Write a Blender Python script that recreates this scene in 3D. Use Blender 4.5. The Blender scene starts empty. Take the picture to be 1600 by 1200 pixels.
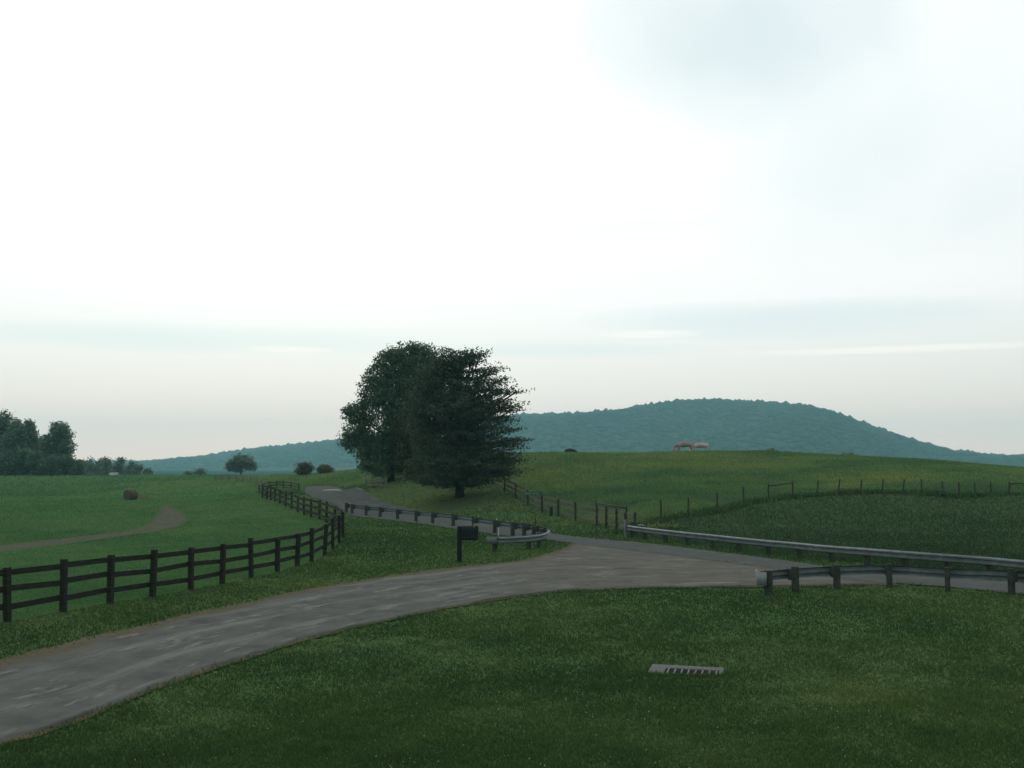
import bpy, bmesh, math, random
import numpy as np
from mathutils import Vector, Matrix

random.seed(11)
rng = np.random.default_rng(11)
scene = bpy.context.scene
col = scene.collection
R = math.radians

# ------------------------------------------------------------------ survey
F = 1600.0            # focal length in pixels of the 1600 px wide photograph
CAMZ = 4.2
PITCH = math.atan(125 / F)
CP, SP = math.cos(PITCH), math.sin(PITCH)


def slope(px, py):
    u, v = (px - 800) / F, (600 - py) / F
    dy, dz = CP - v * SP, SP + v * CP
    return u / dy, dz / dy


def at(px, py, Y):
    a, b = slope(px, py)
    return (a * Y, Y, CAMZ + b * Y)


# ------------------------------------------------------------------ noise
def _hash(ix, iy, s):
    h = (ix * 374761393 + iy * 668265263 + s * 974634777) & 0xffffffff
    h = ((h ^ (h >> 13)) * 1274126177) & 0xffffffff
    return ((h ^ (h >> 16)) & 0xffff) / 65535.0


def vnoise(x, y, s=0):
    x = np.asarray(x, float); y = np.asarray(y, float)
    ix = np.floor(x).astype(np.int64); iy = np.floor(y).astype(np.int64)
    fx, fy = x - ix, y - iy
    fx = fx * fx * (3 - 2 * fx); fy = fy * fy * (3 - 2 * fy)
    a, b = _hash(ix, iy, s), _hash(ix + 1, iy, s)
    c, d = _hash(ix, iy + 1, s), _hash(ix + 1, iy + 1, s)
    return (a * (1 - fx) + b * fx) * (1 - fy) + (c * (1 - fx) + d * fx) * fy


def fbm(x, y, s=0, o=4):
    t, a, n = 0, 1.0, 0
    for i in range(o):
        t = t + a * vnoise(np.asarray(x) * 2 ** i, np.asarray(y) * 2 ** i, s + i)
        n += a; a *= .5
    return t / n


# ------------------------------------------------------------------ terrain
CW = [(0, 5, .7), (-6, 6, .7), (6, 6, .8), (0, 13, .25), (-6, 13, .12), (7, 13, .35), (4, 21, 0), (11, 22, .2),
      (-9, 20, 0), (0, 27, 0), (-7, 27, 0), (10, 30, .12), (16, 30, .15), (2, 36, 0), (8, 36, 0), (16, 35.5, 0),
      (24, 34, 0), (36, 60, .8), (45, 45, .6), (30, 33, .1), (10, 190, -1), (50, 185, -2.5), (85, 160, -2.5),
      (-5, 170, 3), (-20, 350, -3), (-140, 350, -3.5), (-190, 300, -2), (60, 350, -6), (150, 320, -6)]
CPX = [(12, 972, 25.5), (172, 943, 29.5), (347, 913, 35.5), (433, 893, 40), (506, 868, 46), (536, 842, 54),
       (499, 811, 73), (456, 796, 84), (410, 778, 103), (450, 925, 33.6), (720, 885, 42), (860, 858, 50.5),
       (850, 833, 62), (1000, 848, 54.6), (1250, 878, 44), (676, 815, 74), (549, 802, 86), (600, 788, 98),
       (562, 766, 122), (480, 770, 118), (520, 761, 134), (470, 763, 134), (440, 757, 145), (480, 745, 180),
       (560, 735, 170), (420, 745, 200), (505, 742, 175), (0, 858, 50), (200, 835, 61), (295, 805, 84),
       (100, 810, 78), (204, 781, 120), (0, 780, 122), (0, 765, 160), (200, 758, 175), (350, 765, 150),
       (-80, 745, 205), (0, 745, 205), (120, 745, 205), (240, 745, 205), (340, 745, 205), (100, 748, 270),
       (250, 748, 270), (377, 744, 290), (718, 775, 88), (700, 801, 86), (612, 752, 105), (650, 762, 100),
       (640, 740, 112), (780, 795, 80), (837, 824, 66.5), (806, 779, 90), (847, 799, 81), (899, 813, 73),
       (932, 821, 68.5), (979, 834, 61.5), (752, 742, 106), (700, 722, 128), (820, 711, 118), (900, 709, 125),
       (1000, 709, 130), (1090, 708.5, 132), (1200, 708, 132), (1300, 712, 125), (1450, 720, 118),
       (1600, 733, 108), (1750, 745, 100), (900, 760, 95), (1000, 750, 97), (1000, 785, 78), (1200, 740, 100),
       (1400, 745, 93), (1035, 811, 66), (1121, 800, 70), (1200, 782, 77), (1275, 775, 80), (1378, 771, 80),
       (1472, 775, 76), (1577, 773, 76), (1100, 857, 51), (1415, 889, 40), (1590, 905, 37), (1300, 840, 56),
       (1500, 840, 54), (1150, 835, 60)]
C = np.array(CW + [at(*c) for c in CPX])


def qmap(x, y):
    th = np.clip(np.arctan2(x, y), -.62, .62)
    r = np.clip(np.hypot(x, y), 8, 420)
    return np.stack([th / .09, np.log(r) / .16], -1)


def _tps(d2):
    return np.where(d2 > 1e-12, .5 * d2 * np.log(np.maximum(d2, 1e-12)), 0)


_Q = qmap(C[:, 0], C[:, 1]); _n = len(C)
_A = np.zeros((_n + 3, _n + 3))
_A[:_n, :_n] = _tps(((_Q[:, None] - _Q[None]) ** 2).sum(-1)) + np.eye(_n) * .15
_A[:_n, _n] = 1; _A[:_n, _n + 1:] = _Q; _A[_n, :_n] = 1; _A[_n + 1:, :_n] = _Q.T
_W = np.linalg.solve(_A, np.concatenate([C[:, 2], np.zeros(3)]))
DRAIN = Vector((3.60, 21.6, 0))


def terrain(x, y):
    x = np.asarray(x, float); y = np.asarray(y, float)
    shp = x.shape; xf, yf = x.ravel(), y.ravel()
    q = qmap(xf, yf)
    z = np.empty(len(xf))
    for i in range(0, len(xf), 20000):
        s = q[i:i + 20000]
        z[i:i + 20000] = _tps(((s[:, None] - _Q[None]) ** 2).sum(-1)) @ _W[:_n] + _W[_n] + s @ _W[_n + 1:]
    r = np.hypot(xf, yf)
    back = np.clip(-yf / 20, 0, 1)
    z = z * (1 - back) + .7 * back
    f = np.clip((r - 240) / 260, 0, 1); f = f * f * (3 - 2 * f)
    z = np.minimum(z, 9) * (1 - f) - 8 * f
    z = z - .22 * np.exp(-(((xf - 3.8) / 1.3) ** 2 + ((yf - 21.9) / .75) ** 2)) + .12 * np.exp(-(((xf - 4.0) / 1.8) ** 2 + ((yf - 23.3) / .8) ** 2))
    return z.reshape(shp)


def tz(x, y):
    return float(terrain(np.array([x]), np.array([y]))[0])


_YS = 8 * 1.012 ** np.arange(330)


def hit(px, py):
    a, b = slope(px, py)
    d = CAMZ + b * _YS - terrain(a * _YS, _YS)
    k = np.argmax(d < 0)
    if d[k] >= 0:
        k = len(_YS) - 1
        return Vector((a * _YS[k], _YS[k], tz(a * _YS[k], _YS[k])))
    y0, y1 = _YS[k - 1], _YS[k]
    t = d[k - 1] / (d[k - 1] - d[k])
    Y = y0 + (y1 - y0) * t
    return Vector((a * Y, Y, tz(a * Y, Y)))


def ground(px, Y):
    X = (px - 800) / F * Y / CP * 1.0
    X = slope(px, 720)[0] * Y
    return Vector((X, Y, tz(X, Y)))


def inside(poly, x, y):
    p = np.asarray(poly, float)[:, :2]
    c = np.zeros(len(x), bool); j = len(p) - 1
    for i in range(len(p)):
        xi, yi, xj, yj = p[i, 0], p[i, 1], p[j, 0], p[j, 1]
        if yi != yj:
            c ^= ((yi > y) != (yj > y)) & (x < (xj - xi) * (y - yi) / (yj - yi) + xi)
        j = i
    return c


# ------------------------------------------------------------------ object helpers
def tag(o, label=None, cat=None, group=None, kind=None):
    if label: o['label'] = label
    if cat: o['category'] = cat
    if group: o['group'] = group
    if kind: o['kind'] = kind
    return o


def thing(name, loc, label, cat, group=None):
    o = bpy.data.objects.new(name, None)
    o.empty_display_size = .2
    o.location = loc
    col.objects.link(o)
    return tag(o, label, cat, group)


def npmesh(name, V, Fa, mat, parent=None, smooth=False, attrs=None):
    V = np.asarray(V, np.float32); Fa = np.asarray(Fa, np.int32)
    if parent is not None:
        V = V - np.array(parent_world(parent), np.float32)
    me = bpy.data.meshes.new(name)
    k = Fa.shape[1]
    me.vertices.add(len(V)); me.vertices.foreach_set('co', V.ravel())
    me.loops.add(Fa.size); me.loops.foreach_set('vertex_index', Fa.ravel())
    me.polygons.add(len(Fa))
    me.polygons.foreach_set('loop_start', np.arange(len(Fa), dtype=np.int32) * k)
    me.polygons.foreach_set('use_smooth', np.full(len(Fa), bool(smooth)))
    for an, av in (attrs or {}).items():
        at_ = me.attributes.new(an, 'FLOAT', 'POINT')
        at_.data.foreach_set('value', np.asarray(av, np.float32))
    me.update(calc_edges=True); me.validate()
    me.materials.append(mat)
    o = bpy.data.objects.new(name, me)
    col.objects.link(o)
    if parent is not None: o.parent = parent
    return o


def parent_world(p):
    v = Vector(p.location)
    while p.parent:
        p = p.parent; v = v + Vector(p.location)
    return v


class MB:
    def __init__(s): s.v, s.f = [], []

    def box(s, c, size, rz=0, M=None):
        M = M or Matrix.Rotation(rz, 3, 'Z'); n = len(s.v); c = Vector(c)
        for dx, dy, dz in ((-1, -1, -1), (1, -1, -1), (1, 1, -1), (-1, 1, -1), (-1, -1, 1), (1, -1, 1), (1, 1, 1), (-1, 1, 1)):
            s.v.append(c + M @ Vector((dx * size[0] / 2, dy * size[1] / 2, dz * size[2] / 2)))
        for q in ((0, 3, 2, 1), (4, 5, 6, 7), (0, 1, 5, 4), (1, 2, 6, 5), (2, 3, 7, 6), (3, 0, 4, 7)):
            s.f.append([n + i for i in q])
        return s

    def beam(s, a, b, w, h):
        """board from a to b: w across (horizontal), h vertical"""
        a, b = Vector(a), Vector(b); d = (b - a); L = d.length; d.normalize()
        up = Vector((0, 0, 1)); side = d.cross(up)
        if side.length < 1e-4: side = Vector((1, 0, 0))
        side.normalize(); up = side.cross(d)
        M = Matrix((d, side, up)).transposed()
        return s.box((a + b) / 2, (L, w, h), M=M)

    def tube(s, pts, rad, n=8, cap=True):
        pts = [Vector(p) for p in pts]
        if not hasattr(rad, '__len__'): rad = [rad] * len(pts)
        base = len(s.v); ref = None
        for i, p in enumerate(pts):
            t = (pts[min(i + 1, len(pts) - 1)] - pts[max(i - 1, 0)])
            t = t.normalized() if t.length > 1e-9 else Vector((0, 0, 1))
            if ref is None:
                ref = Vector((1, 0, 0)) if abs(t.x) < .8 else Vector((0, 1, 0))
            x = (ref - t * ref.dot(t)).normalized(); y = t.cross(x); ref = x
            for k in range(n):
                a = 2 * math.pi * k / n
                s.v.append(p + (x * math.cos(a) + y * math.sin(a)) * rad[i])
        for i in range(len(pts) - 1):
            for k in range(n):
                k2 = (k + 1) % n
                s.f.append([base + i * n + k, base + i * n + k2, base + (i + 1) * n + k2, base + (i + 1) * n + k])
        if cap:
            s.f.append([base + k for k in reversed(range(n))])
            s.f.append([base + (len(pts) - 1) * n + k for k in range(n)])
        return s

    def build(s, name, mat, parent=None, smooth=False, bevel=0):
        me = bpy.data.meshes.new(name)
        o0 = parent_world(parent) if parent is not None else Vector()
        me.from_pydata([tuple(v - o0) for v in s.v], [], s.f)
        me.update()
        if smooth: me.polygons.foreach_set('use_smooth', [True] * len(me.polygons))
        me.materials.append(mat)
        o = bpy.data.objects.new(name, me); col.objects.link(o)
        if parent is not None: o.parent = parent
        if bevel:
            b = o.modifiers.new('Bevel', 'BEVEL'); b.width = bevel; b.segments = 2
            b.limit_method = 'ANGLE'
        return o


# ------------------------------------------------------------------ materials
def nt(m): return m.node_tree.nodes, m.node_tree.links


def mat_base(name, rough=.9, spec=.2):
    m = bpy.data.materials.new(name); m.use_nodes = True
    b = m.node_tree.nodes['Principled BSDF']
    b.inputs['Roughness'].default_value = rough
    b.inputs['Specular IOR Level'].default_value = spec
    return m, b


def ramp(m, fac, stops):
    N, L = nt(m); r = N.new('ShaderNodeValToRGB')
    e = r.color_ramp.elements
    e[0].position, e[0].color = stops[0][0], (*stops[0][1], 1)
    e[1].position, e[1].color = stops[-1][0], (*stops[-1][1], 1)
    for p, c in stops[1:-1]:
        x = e.new(p); x.color = (*c, 1)
    L.new(fac, r.inputs[0]); return r.outputs[0]


def matte(m, b):
    """swap the principled shader for a plain diffuse one (soil, gravel)"""
    N, L = nt(m); d = N.new('ShaderNodeBsdfDiffuse'); d.inputs['Roughness'].default_value = .6
    L.new(b.inputs['Base Color'].links[0].from_socket, d.inputs['Color'])
    if b.inputs['Normal'].links: L.new(b.inputs['Normal'].links[0].from_socket, d.inputs['Normal'])
    L.new(d.outputs[0], N['Material Output'].inputs['Surface'])


def noise(m, scale, detail=4, rough=.55, vec=None, vscale=None):
    N, L = nt(m); n = N.new('ShaderNodeTexNoise')
    n.inputs['Scale'].default_value = scale; n.inputs['Detail'].default_value = detail
    n.inputs['Roughness'].default_value = rough
    if vec is None:
        vec = N.new('ShaderNodeTexCoord').outputs['Object']
    if vscale:
        mp = N.new('ShaderNodeMapping'); mp.inputs['Scale'].default_value = vscale
        L.new(vec, mp.inputs[0]); vec = mp.outputs[0]
    L.new(vec, n.inputs['Vector'])
    return n.outputs['Fac']


def mixc(m, fac, a, b):
    N, L = nt(m); x = N.new('ShaderNodeMix'); x.data_type = 'RGBA'
    for s, v in ((x.inputs[0], fac), (x.inputs[6], a), (x.inputs[7], b)):
        if isinstance(v, (int, float)): s.default_value = v
        elif isinstance(v, tuple): s.default_value = (*v, 1)
        else: L.new(v, s)
    return x.outputs[2]


def math_(m, op, a, b=0.0):
    N, L = nt(m); x = N.new('ShaderNodeMath'); x.operation = op
    for s, v in ((x.inputs[0], a), (x.inputs[1], b)):
        if isinstance(v, (int, float)): s.default_value = v
        else: L.new(v, s)
    return x.outputs[0]


def attr(m, n):
    N, L = nt(m); a = N.new('ShaderNodeAttribute'); a.attribute_name = n
    return a.outputs['Fac']


def bump(m, b, fac, strength=.3, dist=.05):
    N, L = nt(m); x = N.new('ShaderNodeBump')
    x.inputs['Strength'].default_value = strength; x.inputs['Distance'].default_value = dist
    L.new(fac, x.inputs['Height']); L.new(x.outputs[0], b.inputs['Normal'])


def simple(name, c1, c2, scale=6, rough=.85, spec=.2, metal=0, bmp=.3, vscale=None):
    m, b = mat_base(name, rough, spec); b.inputs['Metallic'].default_value = metal
    f = noise(m, scale, 5, .6, vscale=vscale)
    nt(m)[1].new(ramp(m, f, [(.3, c1), (.7, c2)]), b.inputs['Base Color'])
    if bmp: bump(m, b, f, bmp, .02)
    return m


def foliage(name, stops, trans=.25, rough=.6, spec=.15):
    m, b = mat_base(name, rough, spec); N, L = nt(m)
    if spec == 0:
        b = N.new('ShaderNodeBsdfDiffuse')
    c = ramp(m, attr(m, 'tint'), stops)
    L.new(c, b.inputs[0])
    t = N.new('ShaderNodeBsdfTranslucent'); L.new(c, t.inputs[0])
    mx = N.new('ShaderNodeMixShader'); mx.inputs[0].default_value = trans
    out = N['Material Output']
    L.new(b.outputs[0], mx.inputs[1]); L.new(t.outputs[0], mx.inputs[2]); L.new(mx.outputs[0], out.inputs[0])
    return m


GREEN = [(0, (0.0406, 0.08, 0.0304)), (0.35, (0.0669, 0.1254, 0.039)), (0.6, (0.11, 0.16, 0.0434)), (0.8, (0.1614, 0.1568, 0.0543)), (1, (0.2272, 0.1676, 0.0868))]
M_grass = foliage('grass_blades', GREEN, .2, .9, .0)
GREEN2 = [(0, (0.0697, 0.1601, 0.0643)), (0.35, (0.1151, 0.2401, 0.0877)), (0.6, (0.1603, 0.2753, 0.0905)), (0.8, (0.2266, 0.2482, 0.0949)), (1, (0.3136, 0.2482, 0.1315))]
M_hay = foliage('hay_meadow_blades', GREEN2, .2, .9, .0)
GREEN3 = [(0, (0.0771, 0.1478, 0.0661)), (0.35, (0.134, 0.2233, 0.0788)), (0.6, (0.2043, 0.2611, 0.0788)), (0.8, (0.2512, 0.2281, 0.0945)), (1, (0.3349, 0.2516, 0.1417))]
M_low = foliage('low_field_blades', [(0, (.036, .070, .034)), (.35, (.062, .104, .043)), (.6, (.098, .124, .050)), (.8, (.125, .118, .055)), (1, (.17, .14, .08))], .2, .9, .0)  # darker palette: rough weeds, with the slope's shade painted in
M_past = foliage('pasture_blades', GREEN3, .2, .9, .0)
M_oak = foliage('oak_leaves', [(0, (0.0517, 0.0972, 0.0666)), (0.5, (0.0836, 0.1476, 0.0887)), (1, (0.1352, 0.2124, 0.1109))], .35)
M_pine = foliage('feathery_leaves', [(0, (0.0315, 0.0593, 0.0393)), (0.5, (0.0485, 0.084, 0.0507)), (1, (0.0771, 0.116, 0.0609))], .3)
M_brownleaf = foliage('brownish_leaves', [(0, (0.045, 0.0588, 0.032)), (0.5, (0.075, 0.0868, 0.0416)), (1, (0.12, 0.105, 0.048))], .2)
M_wood_leaf = foliage('woodland_leaves', [(0, (0.0666, 0.1162, 0.0892)), (0.5, (0.1142, 0.1783, 0.1207)), (1, (0.1809, 0.2422, 0.147))], .3)
M_flower = foliage('clover_heads', [(0, (.35, .36, .30)), (1, (.55, .55, .48))], .1)

M_ground, b = mat_base('turf_soil', .95, .1)
c = mixc(M_ground, attr(M_ground, 'dry'), (.075, .138, .050), (.15, .145, .058))
n1 = noise(M_ground, .55, 6, .65)
c = mixc(M_ground, math_(M_ground, 'MULTIPLY', n1, .55), c, (.060, .105, .040))
c = mixc(M_ground, attr(M_ground, 'weed_shade'), c, (.058, .096, .042))  # low field darker: rough growth plus slope shade put into the colour
c = mixc(M_ground, attr(M_ground, 'bare'), c, (.046, .060, .032))
c = mixc(M_ground, attr(M_ground, 'forest'), c, (.022, .042, .022))
nt(M_ground)[1].new(c, b.inputs['Base Color'])
bump(M_ground, b, noise(M_ground, 7, 4), .5, .08)
matte(M_ground, b)

M_bark = simple('bark', (.018, .015, .013), (.05, .042, .034), 5, .95, .1, bmp=.8, vscale=(3, 3, .6))
M_darkwood = simple('black_weathered_board', (.012, .0145, .0115), (.036, .037, .030), 4, .9, .08, bmp=.4, vscale=(1, 1, 6))
M_greywood = simple('grey_weathered_board', (.085, .078, .066), (.17, .155, .13), 4, .9, .15, bmp=.4, vscale=(1, 1, 6))
M_greypost = simple('dark_grey_post', (.03, .03, .026), (.07, .065, .055), 5, .9, .15, bmp=.4)
M_railpost = simple('treated_rail_post', (.026, .034, .028), (.066, .074, .062), 4, .95, .03, bmp=.4)
M_galv = simple('galvanised_steel', (.08, .102, .102), (.15, .182, .178), 3.5, .65, .25, .2, .05)
M_galvdull = simple('dull_galvanised_steel', (.085, .110, .112), (.15, .185, .185), 3.5, .7, .25, .2, .05)
M_endplate = simple('pale_end_plate', (.16, .19, .19), (.24, .275, .27), 3, .7, .25, .15, .05)
M_white = simple('white_plastic', (.38, .40, .38), (.5, .52, .5), 8, .5, .3, bmp=0)
M_mail = simple('black_mailbox_enamel', (.006, .009, .009), (.013, .017, .017), 6, .7, .15, bmp=.05)
M_red = simple('faded_flag_paint', (.20, .17, .14), (.28, .24, .2), 8, .5, .3, bmp=0)
M_signg = simple('green_sign_sheet', (.012, .075, .048), (.022, .105, .066), 5, .5, .4, bmp=0)
M_signw = simple('white_sign_lettering', (.16, .22, .18), (.22, .28, .24), 5, .5, .4, bmp=0)
M_steelpost = simple('steel_sign_post', (.05, .06, .052), (.09, .10, .088), 5, .6, .4, .4, 0)
M_pedestal = simple('dark_green_plastic', (.008, .016, .012), (.016, .028, .02), 6, .6, .3, bmp=0)
M_conc = simple('concrete', (.07, .075, .07), (.135, .14, .13), 7, .9, .2, bmp=.5)
M_pit = simple('dark_pit', (.022, .022, .02), (.045, .045, .04), 7, .95, .1, bmp=0)
M_bar = simple('cast_iron_bar', (.07, .075, .07), (.13, .135, .13), 9, .7, .4, .2, .2)
M_hay_bale = simple('weathered_hay', (.046, .037, .029), (.125, .100, .076), 14, .95, .1, bmp=.9, vscale=(1, 1, 5))
M_straw = simple('straw', (.16, .14, .08), (.26, .22, .13), 20, .95, .1, bmp=.8)
M_tan = simple('tan_hide', (.19, .145, .125), (.34, .28, .25), 1.6, .85, .15, bmp=.1)
M_palehide = simple('cream_hide', (.27, .21, .18), (.55, .49, .45), 1.4, .85, .15, bmp=.1)
M_blackhide = simple('black_hide', (.008, .008, .009), (.02, .02, .02), 2, .8, .2, bmp=.1)
M_shedroof = simple('pale_tin_roof', (.16, .17, .16), (.24, .24, .22), 2, .7, .3, bmp=0)
M_shedwall = simple('grey_shed_wall', (.06, .065, .06), (.11, .11, .10), 2, .9, .2, bmp=.2)


def road_mat(name, kind):
    m, b = mat_base(name, .85, .25); N, L = nt(m)
    al, ac = attr(m, 'along'), attr(m, 'across')      # metres along, metres from the lower edge
    eu, ju = attr(m, 'upper'), attr(m, 'junction')

    def stretched(ka, kc, sc, det, r):
        cx = N.new('ShaderNodeCombineXYZ')
        L.new(math_(m, 'MULTIPLY', al, ka), cx.inputs[0]); L.new(math_(m, 'MULTIPLY', ac, kc), cx.inputs[1])
        return noise(m, sc, det, r, cx.outputs[0])

    def on(f, a, z, k=1.0):
        return math_(m, 'MULTIPLY', ramp(m, f, [(a, (0, 0, 0)), (z, (1, 1, 1))]), k)

    st, st2 = stretched(.16, .8, 1.0, 7, .68), stretched(.09, 1.1, 1.9, 6, .65)
    fine = noise(m, 26, 5, .8); grit = noise(m, 6, 6, .8); mid = noise(m, .9, 6, .65)
    if kind == 'drive':
        c = ramp(m, mid, [(.3, (.088, .094, .089)), (.5, (.122, .127, .117)), (.7, (.158, .158, .142))])
        # brown fines washed along the upper side and over the junction
        w_up = math_(m, 'ADD', math_(m, 'MULTIPLY', eu, -.55), math_(m, 'ADD', mid, .55))
        c = mixc(m, on(w_up, .25, .75, .8), c, (.128, .112, .085))
        c = mixc(m, math_(m, 'MULTIPLY', ju, on(st2, .38, .62, .7)), c, (.162, .138, .104))
        jn = noise(m, .5, 7, .72, vscale=(.30, 1.5, 1)); nj = math_(m, 'SUBTRACT', 1.0, math_(m, 'MULTIPLY', ju, .85))
        c = mixc(m, math_(m, 'MULTIPLY', ju, on(jn, .54, .68, .7)), c, (.215, .215, .19))
        c = mixc(m, math_(m, 'MULTIPLY', ju, on(noise(m, .8, 6, .7, vscale=(.22, 1.3, 2)), .55, .70, .55)), c, (.066, .064, .056))
        # bleached scuffs and dark patches with crisp ragged outlines
        pa, pb = stretched(.30, .75, 1.3, 9, .74), stretched(.22, .6, 1.7, 9, .76)
        c = mixc(m, on(pa, .55, .61, .65), c, (.250, .244, .214))
        c = mixc(m, on(pb, .565, .62, .50), c, (.072, .070, .062))
        # pale worn wheel tracks
        tr = N.new('ShaderNodeMath'); tr.operation = 'PINGPONG'; L.new(math_(m, 'ADD', ac, math_(m, 'MULTIPLY', st2, 1.6)), tr.inputs[0]); tr.inputs[1].default_value = 1.15
        trk = math_(m, 'MULTIPLY', on(math_(m, 'MULTIPLY', tr.outputs[0], .87), .45, .95), on(st, .42, .60))
        c = mixc(m, math_(m, 'MULTIPLY', math_(m, 'MULTIPLY', trk, .8), nj), c, (.235, .24, .215))
        c = mixc(m, math_(m, 'MULTIPLY', on(st, .60, .72, .75), nj), c, (.26, .263, .235))
        c = mixc(m, math_(m, 'MULTIPLY', on(st2, .60, .74, .6), nj), c, (.052, .055, .050))
        c = mixc(m, on(grit, .58, .75, .45), c, (.19, .175, .15))
        # tan gravel spilling at the edges, dark broken lip on the lower one
        n_up = math_(m, 'ADD', eu, math_(m, 'MULTIPLY', mid, -1.2))
        c = mixc(m, ramp(m, n_up, [(.0, (.9, .9, .9)), (.25, (0, 0, 0))]), c, mixc(m, on(grit, .35, .65), (.165, .132, .080), (.085, .085, .060)))
        n_lo = math_(m, 'ADD', ac, math_(m, 'MULTIPLY', mid, -.7))
        c = mixc(m, ramp(m, n_lo, [(.10, (.8, .8, .8)), (.40, (0, 0, 0))]), c, mixc(m, on(stretched(.35, .4, 1.0, 4, .6), .44, .56), (.100, .100, .088), (.040, .039, .034)))
        c = mixc(m, ramp(m, math_(m, 'ADD', ac, math_(m, 'MULTIPLY', grit, -.5)), [(.0, (.9, .9, .9)), (.08, (0, 0, 0))]), c, mixc(m, on(mid, .42, .58), (.055, .075, .034), (.14, .105, .06)))
    elif kind == 'paved':
        c = ramp(m, mid, [(.3, (.086, .094, .088)), (.7, (.130, .138, .126))])
        c = mixc(m, on(st, .52, .7, .5), c, (.16, .165, .155))
        c = mixc(m, on(st2, .58, .72, .5), c, (.05, .054, .054))
    else:
        c = ramp(m, mid, [(.25, (.088, .083, .066)), (.75, (.150, .136, .108))])
        c = mixc(m, on(st2, .46, .62, .6), c, (.075, .115, .052))
        e = math_(m, 'MINIMUM', eu, ac)
        c = mixc(m, ramp(m, math_(m, 'ADD', e, math_(m, 'MULTIPLY', mid, -1.0)), [(-.3, (1, 1, 1)), (.15, (0, 0, 0))]), c, (.075, .12, .05))
    c = mixc(m, on(fine, .40, .68, .45), c, mixc(m, .4, c, (.045, .045, .042)))
    L.new(c, b.inputs['Base Color'])
    bump(m, b, grit, .6, .03)
    matte(m, b)
    return m


M_drive = road_mat('gravelled_driveway', 'drive')
M_paved = road_mat('worn_asphalt', 'paved')
M_track = road_mat('bare_dirt', 'track')
M_patch = simple('pale_concrete_patch', (.16, .165, .155), (.24, .24, .225), 3, .85, .2, bmp=.2)

# ------------------------------------------------------------------ roads (planned on the terrain)
D_UP = [(-160, 1074), (0, 1030), (75, 1012), (150, 992), (225, 976), (300, 958), (380, 942), (450, 927), (520, 914), (600, 901), (680, 890), (740, 883), (800, 877), (848, 867), (876, 858), (890, 850), (897, 845)]
D_LO = [(-160, 1236), (0, 1170), (80, 1143), (150, 1115), (225, 1085), (300, 1057), (380, 1031), (450, 1010), (520, 991), (600, 972), (680, 955), (760, 940), (860, 927), (950, 920.5), (1050, 918), (1200, 917), (1420, 915.5)]
P_UP = [(1850, 946), (1600, 911), (1450, 900), (1310, 888), (1250, 879), (1150, 866), (1000, 848), (850, 832), (800, 823), (750, 813), (700, 804), (650, 796.5), (612, 788.5), (585, 775), (570, 767), (555, 762.5), (525, 760.5), (478, 760)]
P_LO = [(1850, 962), (1600, 929), (1480, 917), (1350, 908.5), (1250, 896), (1150, 881), (1000, 862), (897, 849), (835, 841.5), (776, 836), (708, 826), (650, 818), (594, 811), (549, 805), (528, 792), (505, 782), (484, 774.5), (472, 767)]
T_UP = [(-90, 866), (0, 851.5), (100, 841), (175, 832.5), (212, 825), (232, 815), (242, 804), (248, 796), (246, 789)]
T_LO = [(-90, 880), (0, 863), (100, 851), (190, 838), (258, 828.5), (292, 817), (294, 805), (282, 796), (264, 789)]


def dens(pts, n):
    """even resample of a polyline by a Catmull-Rom spline"""
    P = np.array([(p.x, p.y) for p in pts]); m = len(P)
    t = np.linspace(0, m - 1, n); i = np.clip(t.astype(int), 0, m - 2); f = (t - i)[:, None]
    p0, p1, p2, p3 = P[np.maximum(i - 1, 0)], P[i], P[i + 1], P[np.minimum(i + 2, m - 1)]
    return .5 * (2 * p1 + (p2 - p0) * f + (2 * p0 - 5 * p1 + 4 * p2 - p3) * f ** 2 + (3 * p1 - p0 - 3 * p2 + p3) * f ** 3)


POLY = {}


def ribbon(name, up, lo, n, m, mat, lift, rag, label, skip_end=0, s=0):
    A, B = dens([hit(*p) for p in up], n), dens([hit(*p) for p in lo], n)
    dA = np.cumsum(np.r_[0, np.hypot(*np.diff((A + B) / 2, axis=0).T)])
    nA = (A - B); w = np.hypot(nA[:, 0], nA[:, 1]); nA = nA / w[:, None]
    A = A + nA * ((fbm(dA * .7, dA * 0 + 3, s, 4) - .5) * rag)[:, None]
    B = B - nA * ((fbm(dA * .7, dA * 0 + 9, s + 5, 4) - .5) * rag)[:, None]
    POLY[name] = np.concatenate([A, B[::-1]])
    t = np.linspace(0, 1, m)
    X = A[:, None, :] * (1 - t)[None, :, None] + B[:, None, :] * t[None, :, None]
    x, y = X[..., 0].ravel(), X[..., 1].ravel()
    z = terrain(x, y) + lift
    V = np.stack([x, y, z], -1)
    ix = np.arange(n * m).reshape(n, m)
    Q = np.stack([ix[:-1, :-1], ix[1:, :-1], ix[1:, 1:], ix[:-1, 1:]], -1).reshape(-1, 4)
    tt = np.tile(t, n); ww = np.repeat(w, m)
    o = npmesh(name, V, Q, mat, smooth=True, attrs={
        'along': np.repeat(dA, m), 'across': (1 - tt) * ww, 'upper': tt * ww,
        'junction': np.repeat(np.clip((np.linspace(0, 1, n) - .60) / .22, 0, 1), m)})
    me = o.data
    if me.polygons[0].normal.z < 0: me.flip_normals()
    return tag(o, label, name.replace('_', ' '), kind='structure')


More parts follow.
